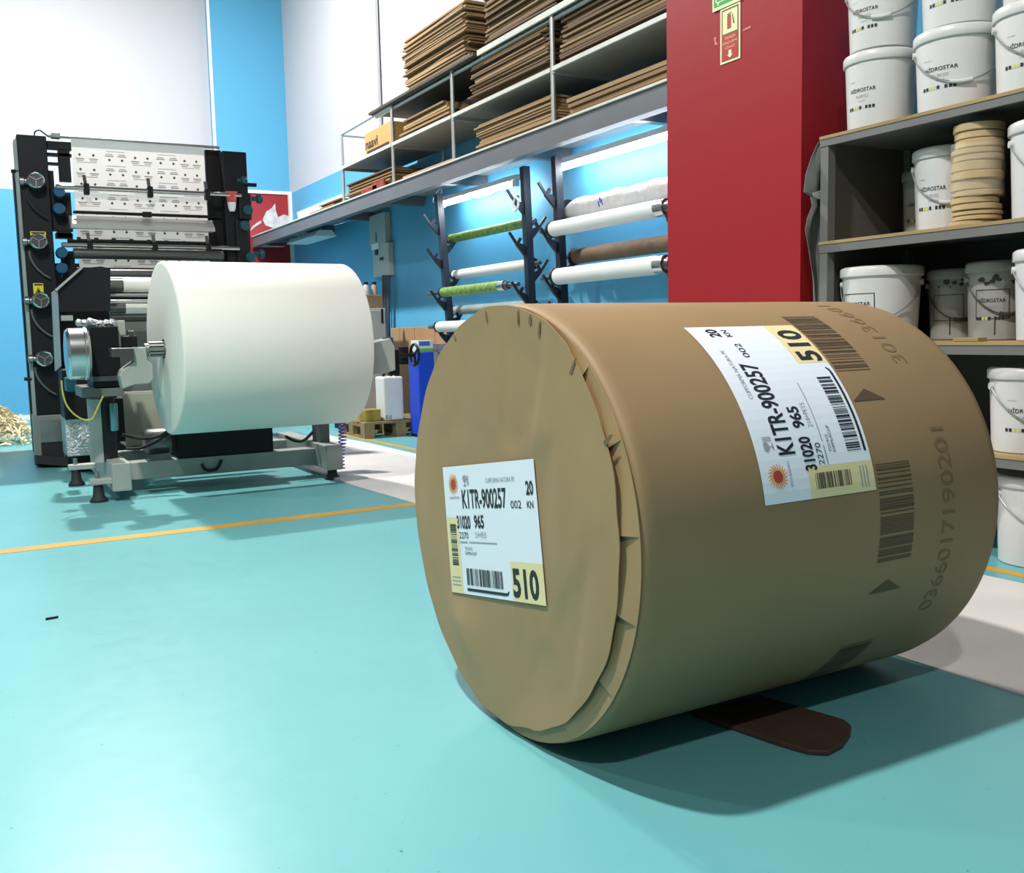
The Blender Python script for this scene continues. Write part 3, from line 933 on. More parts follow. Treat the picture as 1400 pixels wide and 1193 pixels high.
# round gauges with hoses on the left post
for i, (x, y) in enumerate(((48, 249), (52, 331), (55, 411), (60, 490))):
    c = pY(x, y, PY)
    g_ = pp(MB().lathe((c.x, PY, c.z), (c.x, PY-1, c.z), [(0, 0.040), (0.03, 0.052), (0.075, 0.056), (0.09, 0.050)], 28), 'gauge', steel, smooth=True)
    MB().lathe(Vector((c.x, PY-0.088, c.z))-O2, Vector((c.x, PY-1, c.z))-O2, [(0, 0.044), (0.006, 0.044)], 24).build('gauge_face', dark_steel, g_)
    MB().tube([Vector((c.x, PY-0.097, c.z))-O2+Vector((0.046*math.cos(2*math.pi*k/24), 0, 0.046*math.sin(2*math.pi*k/24))) for k in range(25)], 0.006, 6).build('gauge_rim', chrome, g_, smooth=True)
    for k in range(3):
        a_ = 2*math.pi*k/3+0.5
        cc = Vector((c.x, PY-0.098, c.z))-O2
        MB().bar(cc, cc+Vector((0.044*math.cos(a_), 0, 0.044*math.sin(a_))), 0.008, 0.006).build('spoke', steel, g_)
    pp(MB().lathe((c.x-0.035, PY-0.03, c.z), (c.x-0.12, PY-0.03, c.z), [(0, 0.022), (0.03, 0.022), (0.035, 0.030), (0.06, 0.030), (0.065, 0.018)], 14), 'fitting', steel, smooth=True)
    if i < 4:
        pp(MB().tube([pY(xx, yy, PY-0.03) for xx, yy in ((x-12, y+12), (x-10, y+22), (x-3, y+34), (x+8, y+44), (x+17, y+49))], 0.0065, 7), 'hose', rubber if i < 1 else mat('grey_hose', (0.10, 0.11, 0.10), 0.5), smooth=True)
for (x0_, y0_, x1_, y1_) in ((41, 316, 63, 322), (45, 387, 60, 402)):
    st_ = pp(ybox(MB(), x0_, y0_, x1_, y1_, PY-0.003, 0.003), 'warning_sticker', yellow_sticker)
    a_ = pY(x0_+1.5, y0_+1, PY-0.004)-O2; b_ = pY(x1_-1.5, y0_+3.2, PY-0.004)-O2
    Print().rect(a_.x, b_.z, b_.x, a_.z).build('sticker_print', ink_black, st_, lambda u, v: (u, PY-0.0038-O2.y, v))
    if y1_-y0_ > 10:
        c_ = pY((x0_+x1_)/2, (y0_+y1_)/2+2, PY)-O2
        Print().poly([(c_.x-0.02, c_.z-0.02), (c_.x+0.02, c_.z-0.02), (c_.x+0.004, c_.z+0.018), (c_.x-0.004, c_.z+0.018)]).poly([(c_.x-0.009, c_.z-0.013), (c_.x+0.009, c_.z-0.013), (c_.x, c_.z+0.006)]).build('sticker_print', mat('sticker_olive', (0.30, 0.26, 0.0), 0.5), st_, lambda u, v: (u, PY-0.0038-O2.y, v))
for px_, m_ in (((80, 263), blue_knob), ((80, 286), blue_knob), ((84, 346), blue_knob), ((84, 367), blue_knob), ((337, 288), teal_knob), ((333, 309), teal_knob), ((341, 352), teal_knob)):
    c = pY(*px_, PY)
    pp(MB().lathe((c.x, PY+0.04, c.z), (c.x, PY-1, c.z), [(0, 0.036), (0.06, 0.038), (0.085, 0.038), (0.092, 0.033)], 20), 'adjusting_knob', m_, smooth=True)
for px_ in ((354, 272), (357, 347), (333, 247)):
    c = pY(*px_, PY)
    pp(MB().lathe((c.x-0.05, PY+0.0, c.z), (c.x+1, PY+0.0, c.z), [(0, 0.018), (0.03, 0.018), (0.035, 0.032), (0.06, 0.036), (0.075, 0.02)], 12), 'side_knob', teal_knob, smooth=True)
c = pY(338, 252, PY)
pp(MB().box((c.x-0.04, PY, c.z-0.012), (c.x+0.07, PY+0.03, c.z+0.012)), 'lever', black_part)
c = pY(318, 272, PY-0.06)
cp = pp(MB().lathe((c.x, PY-0.03, c.z-0.02), (c.x, PY-0.03, 9), [(0, 0.034), (0.07, 0.044), (0.075, 0.044)], 20), 'red_cap', red_plastic, smooth=True)
MB().lathe(Vector((c.x, PY-0.03, c.z-0.085))-O2, Vector((c.x, PY-0.03, 9))-O2, [(0, 0.018), (0.02, 0.026), (0.064, 0.032)], 16).build('white_stem', fixture_white, cp, smooth=True)


# rails, guide rods and rollers
def roller(x0_, y0_, x1_, y1_, r_, Y, name, m, **kw):
    a_ = pY(x0_, y0_, Y); b_ = pY(x1_, y1_, Y)
    z_ = (a_.z+b_.z)/2
    return pp(MB().cyl((a_.x, Y, z_), (b_.x, Y, z_), r_, 20, min(0.004, r_*0.3)), name, m, smooth=True), z_


for (x0_, y0_, x1_, y1_, clips) in ((76, 254, 330, 268, (118, 205, 283)), (84, 334, 328, 340, (123, 212, 285))):
    o_, z_ = roller(x0_, y0_, x1_, y1_, 0.0165, PY-0.05, 'rail', chrome)
    for cx_ in clips:
        c = pY(cx_, y0_+(cx_-x0_)*0.04, PY-0.05)
        k_ = pp(MB().box((c.x-0.018, PY-0.075, z_-0.045), (c.x+0.018, PY-0.022, z_+0.03)), 'rail_clip', black_part, bevel=0.006)
        MB().bar(Vector((c.x-0.004, PY-0.05, z_+0.02))-O2, Vector((c.x-0.012, PY-0.06, z_+0.085))-O2, 0.026, 0.02).build('clip_lever', dark_steel, k_)
WY = PY+0.02
roller(64, 186, 300, 201, 0.011, WY+0.013, 'top_roller', steel)
o_, z_ = roller(100, 290, 286, 296, 0.011, PY-0.03, 'guide_rod', black_part)
c = pY(201, 293, PY-0.03)
pp(MB().box((c.x-0.03, PY-0.05, z_-0.018), (c.x+0.03, PY-0.01, z_+0.018)), 'rod_clamp', black_part, bevel=0.004)
# sloping doctor tray
a_ = pY(96, 300, PY-0.08); b_ = pY(293, 309, PY-0.08)
zt = (a_.z+b_.z)/2+0.012
pp(MB().prism([(a_.x, PY-0.005, zt+0.03), (a_.x, PY-0.10, zt-0.035), (a_.x, PY-0.10, zt-0.06), (a_.x, PY-0.0, zt-0.06)], (b_.x-a_.x, 0, 0)), 'doctor_tray', mat('tray_metal', (0.55, 0.55, 0.52), 0.35, 0.6))
roller(92, 328, 284, 334, 0.014, PY-0.01, 'guide_rod', black_part)
for i in range(8):
    c = pY(108+i*24, 328+i*0.9, PY-0.02)
    pp(MB().cyl((c.x-0.012, PY-0.01, c.z), (c.x+0.012, PY-0.01, c.z), 0.022, 10), 'rod_collar', black_part)
roller(100, 344, 305, 352, 0.036, PY-0.06, 'ink_roller', dark_steel)
roller(104, 366, 300, 371, 0.012, PY-0.04, 'guide_rod', black_part)
roller(140, 373, 300, 376, 0.030, 7.0, 'ink_roller', dark_steel)
roller(145, 381, 300, 384, 0.016, 6.7, 'guide_rod', steel)
for (y0_, xs, Y_) in ((389, 168, 6.5), (418, 171, 6.5)):
    roller(148, y0_, 300, y0_+2, 0.040, Y_, 'feed_roller', dark_steel)
    a_ = pY(xs, y0_, Y_); b_ = pY(300, y0_+2, Y_)
    pp(MB().cyl((a_.x, Y_, (a_.z+b_.z)/2), (b_.x, Y_, (a_.z+b_.z)/2), 0.0415, 24), 'paper_band', paper_white, smooth=True)
roller(148, 402, 300, 404, 0.012, 6.45, 'guide_rod', steel)
roller(148, 411, 300, 413, 0.012, 6.4, 'guide_rod', chrome)
roller(150, 430, 300, 433, 0.035, 6.6, 'feed_roller', dark_steel)
# black side plates of the infeed with their pale edges and leg
plate = [(79, 399), (107, 367), (138, 364), (151, 367), (151, 425), (84, 426)]
pp(MB().prism([pY(x, y, 6.3) for x, y in plate], (0, 0.05, 0)), 'infeed_plate', black_paint)
pp(MB().prism([pY(x, y, 6.29) for x, y in ((71, 399), (79, 394), (84, 500), (76, 507))], (0, 0.06, 0)), 'infeed_leg', mat('pale_blue_grey', (0.20, 0.27, 0.30), 0.45))
pp(MB().bar(pY(76, 397, 6.3), pY(112, 365.5, 6.3), 0.06, 0.012), 'plate_edge', grey_paint)
pp(MB().prism([pY(x, y, 6.3)+Vector((1.15, 0, 0)) for x, y in plate], (0, 0.05, 0)), 'infeed_plate', black_paint)
pp(ybox(MB(), 84, 505, 122, 572, 6.7, 0.3), 'drive_box', black_part, bevel=0.01)
pp(ybox(MB(), 90, 516, 106, 535, 6.2, 0.15), 'valve', teal_knob, bevel=0.01)
pp(ybox(MB(), 88, 568, 128, 622, 6.75, 0.3), 'foil_panel', foil, bevel=0.008)
pp(ybox(MB(), 160, 440, 300, 540, 6.9, 0.1), 'lower_panel', grey_dark)
pp(MB().box((0.55, 6.9, 0.02), (1.74, 7.9, 0.30)), 'base_body', black_part)
pp(ybox(MB(), 84, 431, 100, 438, 5.9, 0.05), 'switch_box', grey_paint)
# sensor box with its cable on top
sb = pp(ybox(MB(), 70, 181, 83, 188, PY+0.02, 0.08), 'sensor_box', grey_paint, bevel=0.004)
pp(MB().tube([pY(x, y, PY+0.03) for x, y in ((47, 186), (48, 180), (54, 178), (60, 182), (66, 186), (71, 187))], 0.005, 6), 'sensor_cable', rubber, smooth=True)
pp(MB().cyl(pY(15, 234, PY+0.03), pY(28, 234, PY+0.03), 0.012, 8), 'side_pin', black_part)
pp(MB().cyl(pY(33, 518, PY+0.03), pY(44, 518, PY+0.03), 0.012, 8), 'side_pin', black_part)

# the printed web running down the press
a_ = pY(97, 188, WY); b_ = pY(279, 203, WY)
wx0, wx1, wzt = 0.718, 1.600, 2.222
webt = thing('printed_paper_web', 'white paper web with rows of small printed marks hanging in the press', 'paper web', (1.15, WY, 1.3))
OW = webt.location.copy()
MB().add([(wx0, WY, 1.345), (wx1, WY, 1.345), (wx1, WY, wzt), (wx0, WY, wzt)], [(0, 1, 2, 3)]).build('web', web_white, webt, OW)
zt_ = 2.135
DZ = 0.098
cols = [(107, 0), (125, 0), (146, 1), (163, 1), (181, 0), (198, 0), (216, 1), (234, 1), (250, 0), (267, 0)]
pa = Print(); pb = Print()
for r_ in range(9):
    for cx_, flip in cols:
        xx = wx0+(cx_-97)/(279-97)*(wx1-wx0)
        z_ = wzt-0.095-r_*DZ-(0.01 if not flip else 0.035)
        if z_ < 1.38: continue
        sgn = -1 if flip else 1
        pb.poly([(xx-0.010, z_), (xx, z_-0.011), (xx+0.010, z_), (xx, z_+0.011)])
        pa.rect(xx-0.028, z_-sgn*0.026-0.004, xx+0.028, z_-sgn*0.026+0.004)
        pa.rect(xx-0.022, z_-sgn*0.038-0.003, xx+0.022, z_-sgn*0.038+0.003)
    for (c0, c1, flip) in ((107, 125, 0), (146, 163, 1), (181, 198, 0), (216, 234, 1), (250, 267, 0)):
        x0_ = wx0+(c0-4-97)/182*(wx1-wx0); x1_ = wx0+(c1+4-97)/182*(wx1-wx0)
        z_ = wzt-0.095-r_*DZ-0.06 if not flip else wzt-0.095-r_*DZ+0.022
        if z_ < 1.36: continue
        pa.rect(x0_, z_-0.0022, x1_, z_+0.0022)
for pr_, nm, m_ in ((pa, 'printed_lines', print_grey), (pb, 'printed_marks', print_dark)):
    o_ = pr_.build(nm, m_, webt, lambda u, v: (u-OW.x, -0.0012, v-OW.z))
    o_['kind'] = 'stuff'

# heap of shredded paper by the press
mb = MB()
rs_ = random.Random(9)
hc = at(-8, 606, 2, 0)
for i in range(1500):
    r_ = abs(rs_.gauss(0, 0.20)); a_ = rs_.uniform(0, 6.28)
    if r_ > 0.42: continue
    hmax = 0.36*max(0, 1-r_/0.42)
    p = hc+Vector((r_*math.cos(a_), r_*math.sin(a_), rs_.uniform(0.3, 1)*hmax+0.012))
    d = Vector((rs_.gauss(0, 1), rs_.gauss(0, 1), rs_.gauss(0, 0.5))).normalized()*rs_.uniform(0.03, 0.07)
    k = Vector((rs_.gauss(0, 1), rs_.gauss(0, 1), rs_.gauss(0, 1))).normalized()*0.012
    for q_ in (p-d, p+d):
        if q_.z < 0.012: q_.z = 0.012
    v = [p-d-k*0.4, p-d+k*0.4, p+k+Vector((0, 0, 0.012)), p+d+k*0.4, p+d-k*0.4, p-k+Vector((0, 0, 0.012))]
    v = [Vector((q_.x, q_.y, max(q_.z, 0.001))) for q_ in v]
    mb.add(v, [(0, 1, 2, 5), (5, 2, 3, 4)])
o_ = mb.build('paper_shreds', shred, None, hc); o_.location = hc
tag(o_, 'heap of cream paper shreds on the floor beside the press', 'paper shreds', kind='stuff')

# ================================================================== WALL PLATFORM WITH SHELVING
XF, XBK = 3.10, 3.55
ZD, ZM, ZU = 2.062, 2.372, 2.690      # deck, middle shelf, upper shelf heights
pl = thing('wall_platform', 'long grey platform on the right wall with silver tube shelving', 'shelf', (3.35, 7.5, ZD))
OP = pl.location.copy()


def sp_(mb, name, m, **kw):
    return mb.build(name, m, pl, OP, **kw)


sp_(MB().box((XF, 3.945, ZD-0.125), (XF+0.012, YC-0.02, ZD-0.012)), 'front_beam', beam_grey)
sp_(MB().box((XF-0.012, 3.945, ZD-0.012), (XF+0.05, YC-0.02, ZD)), 'beam_flange', edge_white)
sp_(MB().box((XF-0.02, 3.945, ZD-0.135), (XF+0.05, YC-0.02, ZD-0.125)), 'beam_flange', beam_grey)
sp_(MB().box((XF+0.012, 3.945, ZD-0.02), (XW-0.005, YC-0.02, ZD-0.004)), 'deck', deck_grey)
for y in (4.4, 5.6, 6.8, 8.0, 9.2, 10.4, 11.6):
    sp_(MB().box((XF+0.012, y, ZD-0.10), (XW-0.005, y+0.06, ZD-0.02)), 'cross_joist', beam_grey)
posts_y = (8.72, 7.52, 6.40, 5.05)
for i, y in enumerate(posts_y):
    ztop = 2.66 if i == 0 else ZU
    sp_(MB().cyl((XF+0.012, y, ZD), (XF+0.012, y, ztop), 0.014, 12), 'tube_post', tube_silver, smooth=True)
    sp_(MB().cyl((XBK, y-0.02, ZD), (XBK, y-0.02, ztop), 0.014, 12), 'tube_post', tube_silver, smooth=True)
    sp_(MB().box((XF, y-0.03, ZM-0.035), (XBK, y-0.005, ZM-0.012)), 'shelf_bracket', tube_silver)
sp_(MB().cyl((XF+0.012, 8.72, 2.66), (XF+0.012, 7.52, 2.668), 0.011, 10), 'top_tube', tube_silver, smooth=True)
sp_(MB().cyl((XF+0.012, 8.72, 2.655), (XBK, 8.72, 2.655), 0.011, 10), 'top_tube', tube_silver, smooth=True)
sp_(MB().cyl((XF+0.03, 7.9, ZU-0.035), (XF+0.03, 3.95, ZU-0.035), 0.014, 10), 'top_tube', tube_silver, smooth=True)
for y0_, y1_ in ((8.74, 7.53), (7.51, 6.41), (6.39, 5.06), (5.04, 3.95)):
    b_ = sp_(MB().box((XF+0.008, y1_, ZM-0.012), (XW-0.02, y0_, ZM)), 'shelf_panel', deck_grey)
    MB().box(Vector((XF-0.004, y1_, ZM-0.02))-OP, Vector((XF+0.008, y0_, ZM+0.004))-OP).build('shelf_edge', edge_white, b_)
sp_(MB().box((XF-0.03, 5.985, ZU-0.018), (XW-0.02, 7.93, ZU)), 'top_plank', plank_dark)
tb_ = sp_(MB().box((XF, 3.95, ZU-0.014), (XW-0.02, 5.965, ZU)), 'top_plank', deck_grey)
MB().box(Vector((XF-0.012, 3.95, ZU-0.024))-OP, Vector((XF, 5.965, ZU+0.010))-OP).build('shelf_edge', edge_white, tb_)

# ------------------------------------------------------------------ flattened cardboard, every sheet its own object
sheet_me = []
for k in range(4):
    bm = bmesh.new()
    bmesh.ops.create_cube(bm, size=1.0)
    me = bpy.data.meshes.new('cardboard_sheet')
    bm.to_mesh(me); bm.free()
    me.materials.append(cb[k])
    sheet_me.append(me)


ORD = ('bottom', 'second', 'third', 'fourth', 'fifth', 'sixth', 'seventh', 'eighth', 'ninth', 'tenth', 'eleventh', 'twelfth', 'thirteenth', 'fourteenth', 'fifteenth', 'sixteenth', 'seventeenth', 'eighteenth', 'nineteenth', 'twentieth') + tuple('twenty-'+k for k in ('first', 'second', 'third', 'fourth', 'fifth', 'sixth', 'seventh', 'eighth', 'ninth', 'tenth'))


def nth(i, n):
    return 'bottom' if i == 0 else 'topmost' if i == n-1 else ORD[i]+' from bottom,'


def stack(y0, y1, z0, z1, n, label, group, pal=(0, 1, 1, 3), seed=1, x0=XF+0.005, depth=0.40, jit=0.03, taper=0.0):
    rr = random.Random(seed)
    th = (z1-z0)/n
    for i in range(n):
        w_ = (y1-y0)-abs(rr.gauss(0, jit))-taper*i
        d_ = depth-abs(rr.gauss(0, 0.012))
        o = bpy.data.objects.new('cardboard_sheet', sheet_me[rr.choice(pal)])
        C.objects.link(o)
        t_ = th*rr.uniform(0.66, 0.86)
        o.scale = (d_, w_, t_)
        xoff = rr.uniform(0, 0.035) if rr.random() < 0.7 else rr.uniform(-0.01, 0.02)
        ym = (y0+y1)/2+rr.gauss(0, jit*0.55)
        o.location = (x0+0.02+xoff+d_/2, ym, z0+th*i+t_/2+0.0005)
        o.rotation_euler = (rr.gauss(0, 0.0006), rr.gauss(0, 0.0025), rr.gauss(0, 0.008))
        tag(o, nth(i, n)+' '+label, 'cardboard', group)


stack(6.22, 7.30, ZU, 3.12, 29, 'cardboard sheet of the tall stack on the dark top plank', 'tall cardboard stack on the dark plank', seed=2)
stack(5.02, 5.93, ZU+0.002, 3.12, 27, 'cardboard sheet of the stack on the pale top board', 'cardboard stack on the pale top board', (0, 1, 2, 2), 3)
stack(5.10, 6.14, ZM, 2.662, 20, 'cardboard sheet packed tight beneath the pale top board', 'cardboard packed under the pale top board', (1, 2, 2, 0), 4, jit=0.05)
stack(3.96, 4.98, ZM, 2.66, 18, 'cardboard sheet on the middle shelf next to the red pillar', 'cardboard beside the red pillar', (1, 2, 2, 0), 5, jit=0.03)
stack(6.45, 7.44, ZM, 2.52, 8, 'cardboard sheet lying beside the small carton on its shelf', 'cardboard beside the small carton', (0, 1, 3, 2), 6, jit=0.05, taper=0.03)
stack(5.10, 6.11, ZD, 2.245, 12, 'cardboard sheet on the deck below the tightly packed stack', 'cardboard on the deck between two tube posts', (0, 0, 1, 3), 7)
stack(3.97, 4.93, ZD, 2.175, 4, 'long cardboard sheet on the deck against the red pillar', 'cardboard on the deck against the pillar', (0, 1), 8)
stack(7.60, 8.70, ZD, 2.215, 10, 'cardboard sheet on the deck under the small carton', 'cardboard on the deck under the carton', (1, 1, 2, 0), 9)
stack(6.50, 7.46, ZD, 2.105, 3, 'thin cardboard sheet on the deck in the nearly empty bay', 'few cardboard sheets in the nearly empty bay', (0, 1, 3), 10)
stack(8.80, 9.75, ZD, 2.13, 4, 'dark cardboard offcut at the open end of the deck', 'cardboard offcuts at the far end of the deck', (2, 2, 1), 11, jit=0.12, taper=0.10)
# red printed sheets at the foot of the stack under the carton
for i, (y_, l_) in enumerate(((8.05, 0.38), (7.84, 0.26))):
    a_ = MB().box((XF-0.004, y_-l_/2, ZD+0.001), (XF+0.018, y_+l_/2, ZD+0.042+0.016*i))
    own(a_, 'red_packet', mat('red_packet', (0.30, 0.03, 0.02), 0.5, var=0.4, vscale=30), (XF, y_, ZD), 'flat red packet pushed under the cardboard %s' % ('next to a tube post' if i else 'at the far bay'), 'packet', bevel=0.006)
# small carton with lettering
bx_ = thing('carton', 'small tan carton with dark lettering on the middle shelf', 'carton', (3.30, 7.86, ZM+0.001))
MB().box((3.115, 7.56, ZM+0.001), (3.50, 8.15, ZM+0.19)).build('box', box_tan, bx_, bx_.location, bevel=0.004)
lx = 3.1135-3.30
Print().text('naavi', 8.13, ZM+0.05, 7.85, ZM+0.13, 0.025).build('lettering', mat('carton_ink', (0.04, 0.02, 0.01), 0.7), bx_, lambda u, v: (lx, u-7.86, v-ZM-0.001))
Print().rect(8.10, ZM+0.012, 7.60, ZM+0.036).build('printed_band', mat('carton_ink', (0.04, 0.02, 0.01), 0.7), bx_, lambda u, v: (lx, u-7.86, v-ZM-0.001))


# ------------------------------------------------------------------ tube lamps
def tube_lamp(x, y0, y1, z, label, r_=0.016, up=True):
    t = thing('tube_lamp', label, 'lamp', (x, (y0+y1)/2, z), group='tube lamps on the right wall')
    h = (y1-y0)/2
    MB().box((-0.025, -h-0.03, 0.02), (0.025, h+0.03, 0.055)).build('batten', fixture_white, t, bevel=0.004)
    MB().cyl((0, -h, 0), (0, h, 0), r_, 14).build('tube', tube_glow, t, smooth=True)
    for s in (-1, 1):
        MB().box((-0.018, s*h-0.02, -0.022), (0.018, s*h+0.02, 0.022)).build('end_cap', fixture_white, t)
    return t


tube_lamp(3.40, 6.03, 7.23, ZD-0.195, 'glowing tube lamp under the platform above the green rolls')
tube_lamp(3.40, 4.18, 5.48, ZD-0.185, 'glowing tube lamp under the platform beside the red pillar')
tube_lamp(3.53, 9.95, 11.45, 2.25, 'glowing tube lamp on the wall at the far end of the deck')
hd = thing('lamp_hood', 'white sheet metal lamp hood under the far end of the platform', 'lamp', (3.30, 10.35, 1.87))
MB().prism([(-0.12, -0.5, 0.0), (0.12, -0.5, 0.0), (0.07, -0.5, 0.06), (-0.07, -0.5, 0.06)], (0, 1.0, 0)).build('hood', fixture_white, hd)
MB().cyl((0.0, -0.35, 0.06), (0.0, -0.35, 0.175), 0.008, 8).build('hanger', steel, hd)
MB().cyl((0.0, 0.35, 0.06), (0.0, 0.35, 0.175), 0.008, 8).build('hanger', steel, hd)


# ------------------------------------------------------------------ electrical boxes on the wall
def wbox(mb, x0, y0, x1, y1, X):
    a = pX(x0, y0, X); b = pX(x1, y1, X)
    return mb.box((X, b.y, b.z), (XW-0.001, a.y, a.z))


eb = thing('electrical_box', 'grey electrical box with ducts on the wall under the platform', 'electrical box', (XW-0.05, 8.9, 1.5))
OE = eb.location.copy()
wbox(MB(), 504, 296, 527, 333, 3.53).build('trunking', box_grey, eb, OE, bevel=0.004)
wbox(MB(), 513, 318, 514, 330, 3.522).build('trunking_joint', grey_dark, eb, OE)
wbox(MB(), 508, 334, 517, 340, 3.52).build('gland', fixture_white, eb, OE)
wbox(MB(), 509, 336, 532, 376, 3.535).build('box', box_grey, eb, OE, bevel=0.006)
wbox(MB(), 512, 340, 516, 348, 3.527).build('latch', black_part, eb, OE)
wbox(MB(), 519, 352, 523, 355, 3.527).build('latch', black_part, eb, OE)
for dx in (0, 3, 6, 8):
    a_ = pX(524+dx, 376, 3.53); b_ = pX(525+dx*0.9, 470, 3.53)
    MB().tube([a_, (a_+b_)/2+Vector((0, 0.01*math.sin(dx), 0)), b_, Vector((3.53, b_.y, 0.3))], 0.014, 8).build('cable', cable_dark, eb, OE, smooth=True)


# ------------------------------------------------------------------ racks for rolls along the wall
def roll_rack(label, posts, hooks):
    """posts: [(top_px, low_px)], hooks: [(post index, z, side, full)]"""
    t = thing('roll_rack', label, 'rack', (3.30, (posts[0][0].y+posts[-1][0].y)/2, 0))
    Ot = t.location.copy()
    lines = []
    for tp, lw in posts:
        d = (lw-tp)/(lw.z-tp.z)
        foot = tp+d*(0.012-tp.z)
        head = tp+d*(ZD-0.135-tp.z)
        lines.append((foot, d))
        MB().bar(foot, head, 0.05, 0.05, up=(1, 0, 0)).build('post', hook_paint, t, Ot)
        MB().box((foot.x-0.16, foot.y-0.06, 0), (foot.x+0.16, foot.y+0.06, 0.014)).build('foot_plate', hook_paint, t, Ot)
    for i, z, side in hooks:
        f_, d = lines[i]
        c = f_+d*(z-f_.z)
        e = c+Vector((side*0.085, 0, 0.012))
        mbh = MB()
        mbh.prism([c+Vector((0, -0.012, -0.11)), c+Vector((side*0.03, -0.012, -0.09)), e+Vector((side*0.012, -0.012, -0.028)), e+Vector((-side*0.022, -0.012, -0.02)), c+Vector((0, -0.012, -0.035))], (0, 0.024, 0))
        h_ = mbh.build('roll_hook', hook_paint, t, Ot)
        MB().bar(e+Vector((0, 0, -0.028))-Ot, e+Vector((side*0.058, 0, 0.05))-Ot, 0.016, 0.014, up=(0, 1, 0)).build('prong', hook_paint, h_)
        MB().bar(e+Vector((0, 0, -0.028))-Ot, e+Vector((-side*0.026, 0, 0.014))-Ot, 0.02, 0.016, up=(0, 1, 0)).build('prong', hook_paint, h_)
    return t


XFR, XWL = 3.195, 3.405
pa_ = [(pX(600, 275, 3.3), pX(615, 440, 3.3)), (pX(717, 225, 3.3), pX(726, 415, 3.3))]
pb_ = [(pX(761, 225, 3.3), pX(770, 415, 3.3)), (Vector((3.3, 4.12, 1.9)), Vector((3.3, 4.09, 1.0)))]


def zat(x, y, X): return pX(x, y, X).z


def ryy(x, X): return pX(x, 350, X).y


ROLLS = [  # x0, y0, x1, y1 (px), X, radius, material, label, name
    (616, 327, 722, 303, XWL, 0.034, green_film, 'green speckled film roll on the upper wall side hooks under the tube lamp', 'film_roll'),
    (622, 375, 728, 361, XWL, 0.036, white_sleeve, 'slim white roll resting on hooks between the two green rolls', 'film_roll'),
    (606, 399.5, 684, 391, XFR, 0.036, green_film, 'green speckled film roll with a chrome clamp on the front hooks', 'film_roll'),
    (622, 427, 728, 414, XWL, 0.036, grey_sleeve, 'grey glossy roll on wall side hooks under the clamped green roll', 'film_roll'),
    (601, 451, 720, 437, XFR, 0.041, white_sleeve, 'white roll on the lowest front hooks above the tan boards', 'film_roll'),
    (757, 314, 900, 284, XFR, 0.046, white_sleeve, 'thick white roll with chrome end directly under the wrapped bundle', 'film_roll'),
    (763, 379, 900, 361, XFR, 0.050, white_sleeve, 'thick white roll with chrome end below the brown roll', 'film_roll'),
    (788, 352, 935, 327, XWL, 0.048, brown_sleeve, 'brown kraft wrapped roll lying between two thick white rolls', 'film_roll'),
    (778, 289, 935, 259, XWL, 0.078, wrap_white, 'bulky roll bundled in white wrap, topmost on its rack', 'wrapped_bundle'),
]
hooksA = []; hooksB = []


def roll_line(r):
    x0_, y0_, x1_, y1_, X, rad, m_, lb, nm = r
    a_ = pX(x0_, y0_, X); b_ = pX(x1_, y1_, X)
    return a_, b_, (a_.z+b_.z)/2


for i, r in enumerate(ROLLS):
    a_, b_, z_ = roll_line(r)
    side = -1 if r[4] == XFR else 1
    (hooksA if i < 5 else hooksB).extend([(0, z_-0.045, side), (1, z_-0.045, side)])
hooksA += [(0, zat(592, 303, XFR), -1), (0, zat(590, 351, XFR), -1), (1, zat(703, 272, XFR), -1), (1, zat(706, 330, XFR), -1)]
hooksB += [(0, zat(748, 262, XFR), -1)]
roll_rack('black post rack with hooks holding green, white and grey rolls', pa_, hooksA)
roll_rack('black post rack with hooks holding thick white, brown and bundled rolls', pb_, hooksB)
for i, r in enumerate(ROLLS):
    a_, b_, z_ = roll_line(r)
    X, rad, m_, lb, nm = r[4:]
    y_lo, y_hi = b_.y, a_.y
    ext = 0.06
    t = thing(nm, lb, 'roll', (X, (y_lo+y_hi)/2, z_-rad))
    Ot = t.location.copy()
    shaft_hi = max(y_hi+0.05, (7.1 if i < 5 else 5.36)) if X == XFR else y_hi+0.10
    shaft_lo = (5.62 if i < 5 else 4.05)
    if nm == 'wrapped_bundle':
        prof = []
        L = y_hi-y_lo
        for k in range(30):
            u = k/29
            prof.append((u*L, rad*(0.55+0.45*min(1, u*9, (1-u)*9))*(1+0.05*math.sin(17*u)+0.03*math.sin(41*u))))
        MB().lathe((X, y_hi, z_), (X, y_lo, z_), prof, 20).build('sleeve', m_, t, Ot, smooth=True)
    else:
        MB().cyl((X, y_hi, z_), (X, y_lo, z_), rad, 22, 0.004).build('sleeve', m_, t, Ot, smooth=True)
    MB().cyl((X, shaft_hi, z_), (X, y_lo-0.10 if i != 2 else 5.66, z_), 0.014, 10).build('shaft', dark_steel, t, Ot, smooth=True)
    for yy, s in ((y_hi, 1), (y_lo, -1)):
        big = (i in (5, 6) and s < 0) or (i == 2 and s < 0)
        ln = 0.075 if big else 0.022
        MB().cyl((X, yy, z_), (X, yy+s*ln, z_), rad*(0.98 if big else 1.1), 20, 0.003).build('end_collar', chrome if big else black_part, t, Ot, smooth=True)
        if big:
            MB().cyl((X, yy+s*ln, z_), (X, yy+s*(ln+0.04), z_), rad*0.72, 18, 0.003).build('end_clamp', dark_steel, t, Ot, smooth=True)
    if nm == 'wrapped_bundle':
        for dy, dz in ((0.0, 0.0), (0.02, 0.012), (0.035, -0.006)):
            c = pX(824, 276, X-rad*0.99)
            MB().bar(c+Vector((0.0, dy, dz-0.016))-Ot, c+Vector((0.0, dy+0.012, dz+0.016))-Ot, 0.008, 0.006, up=(1, 0, 0)).build('pen_mark', mat('blue_pen', (0.03, 0.04, 0.30), 0.5), t)
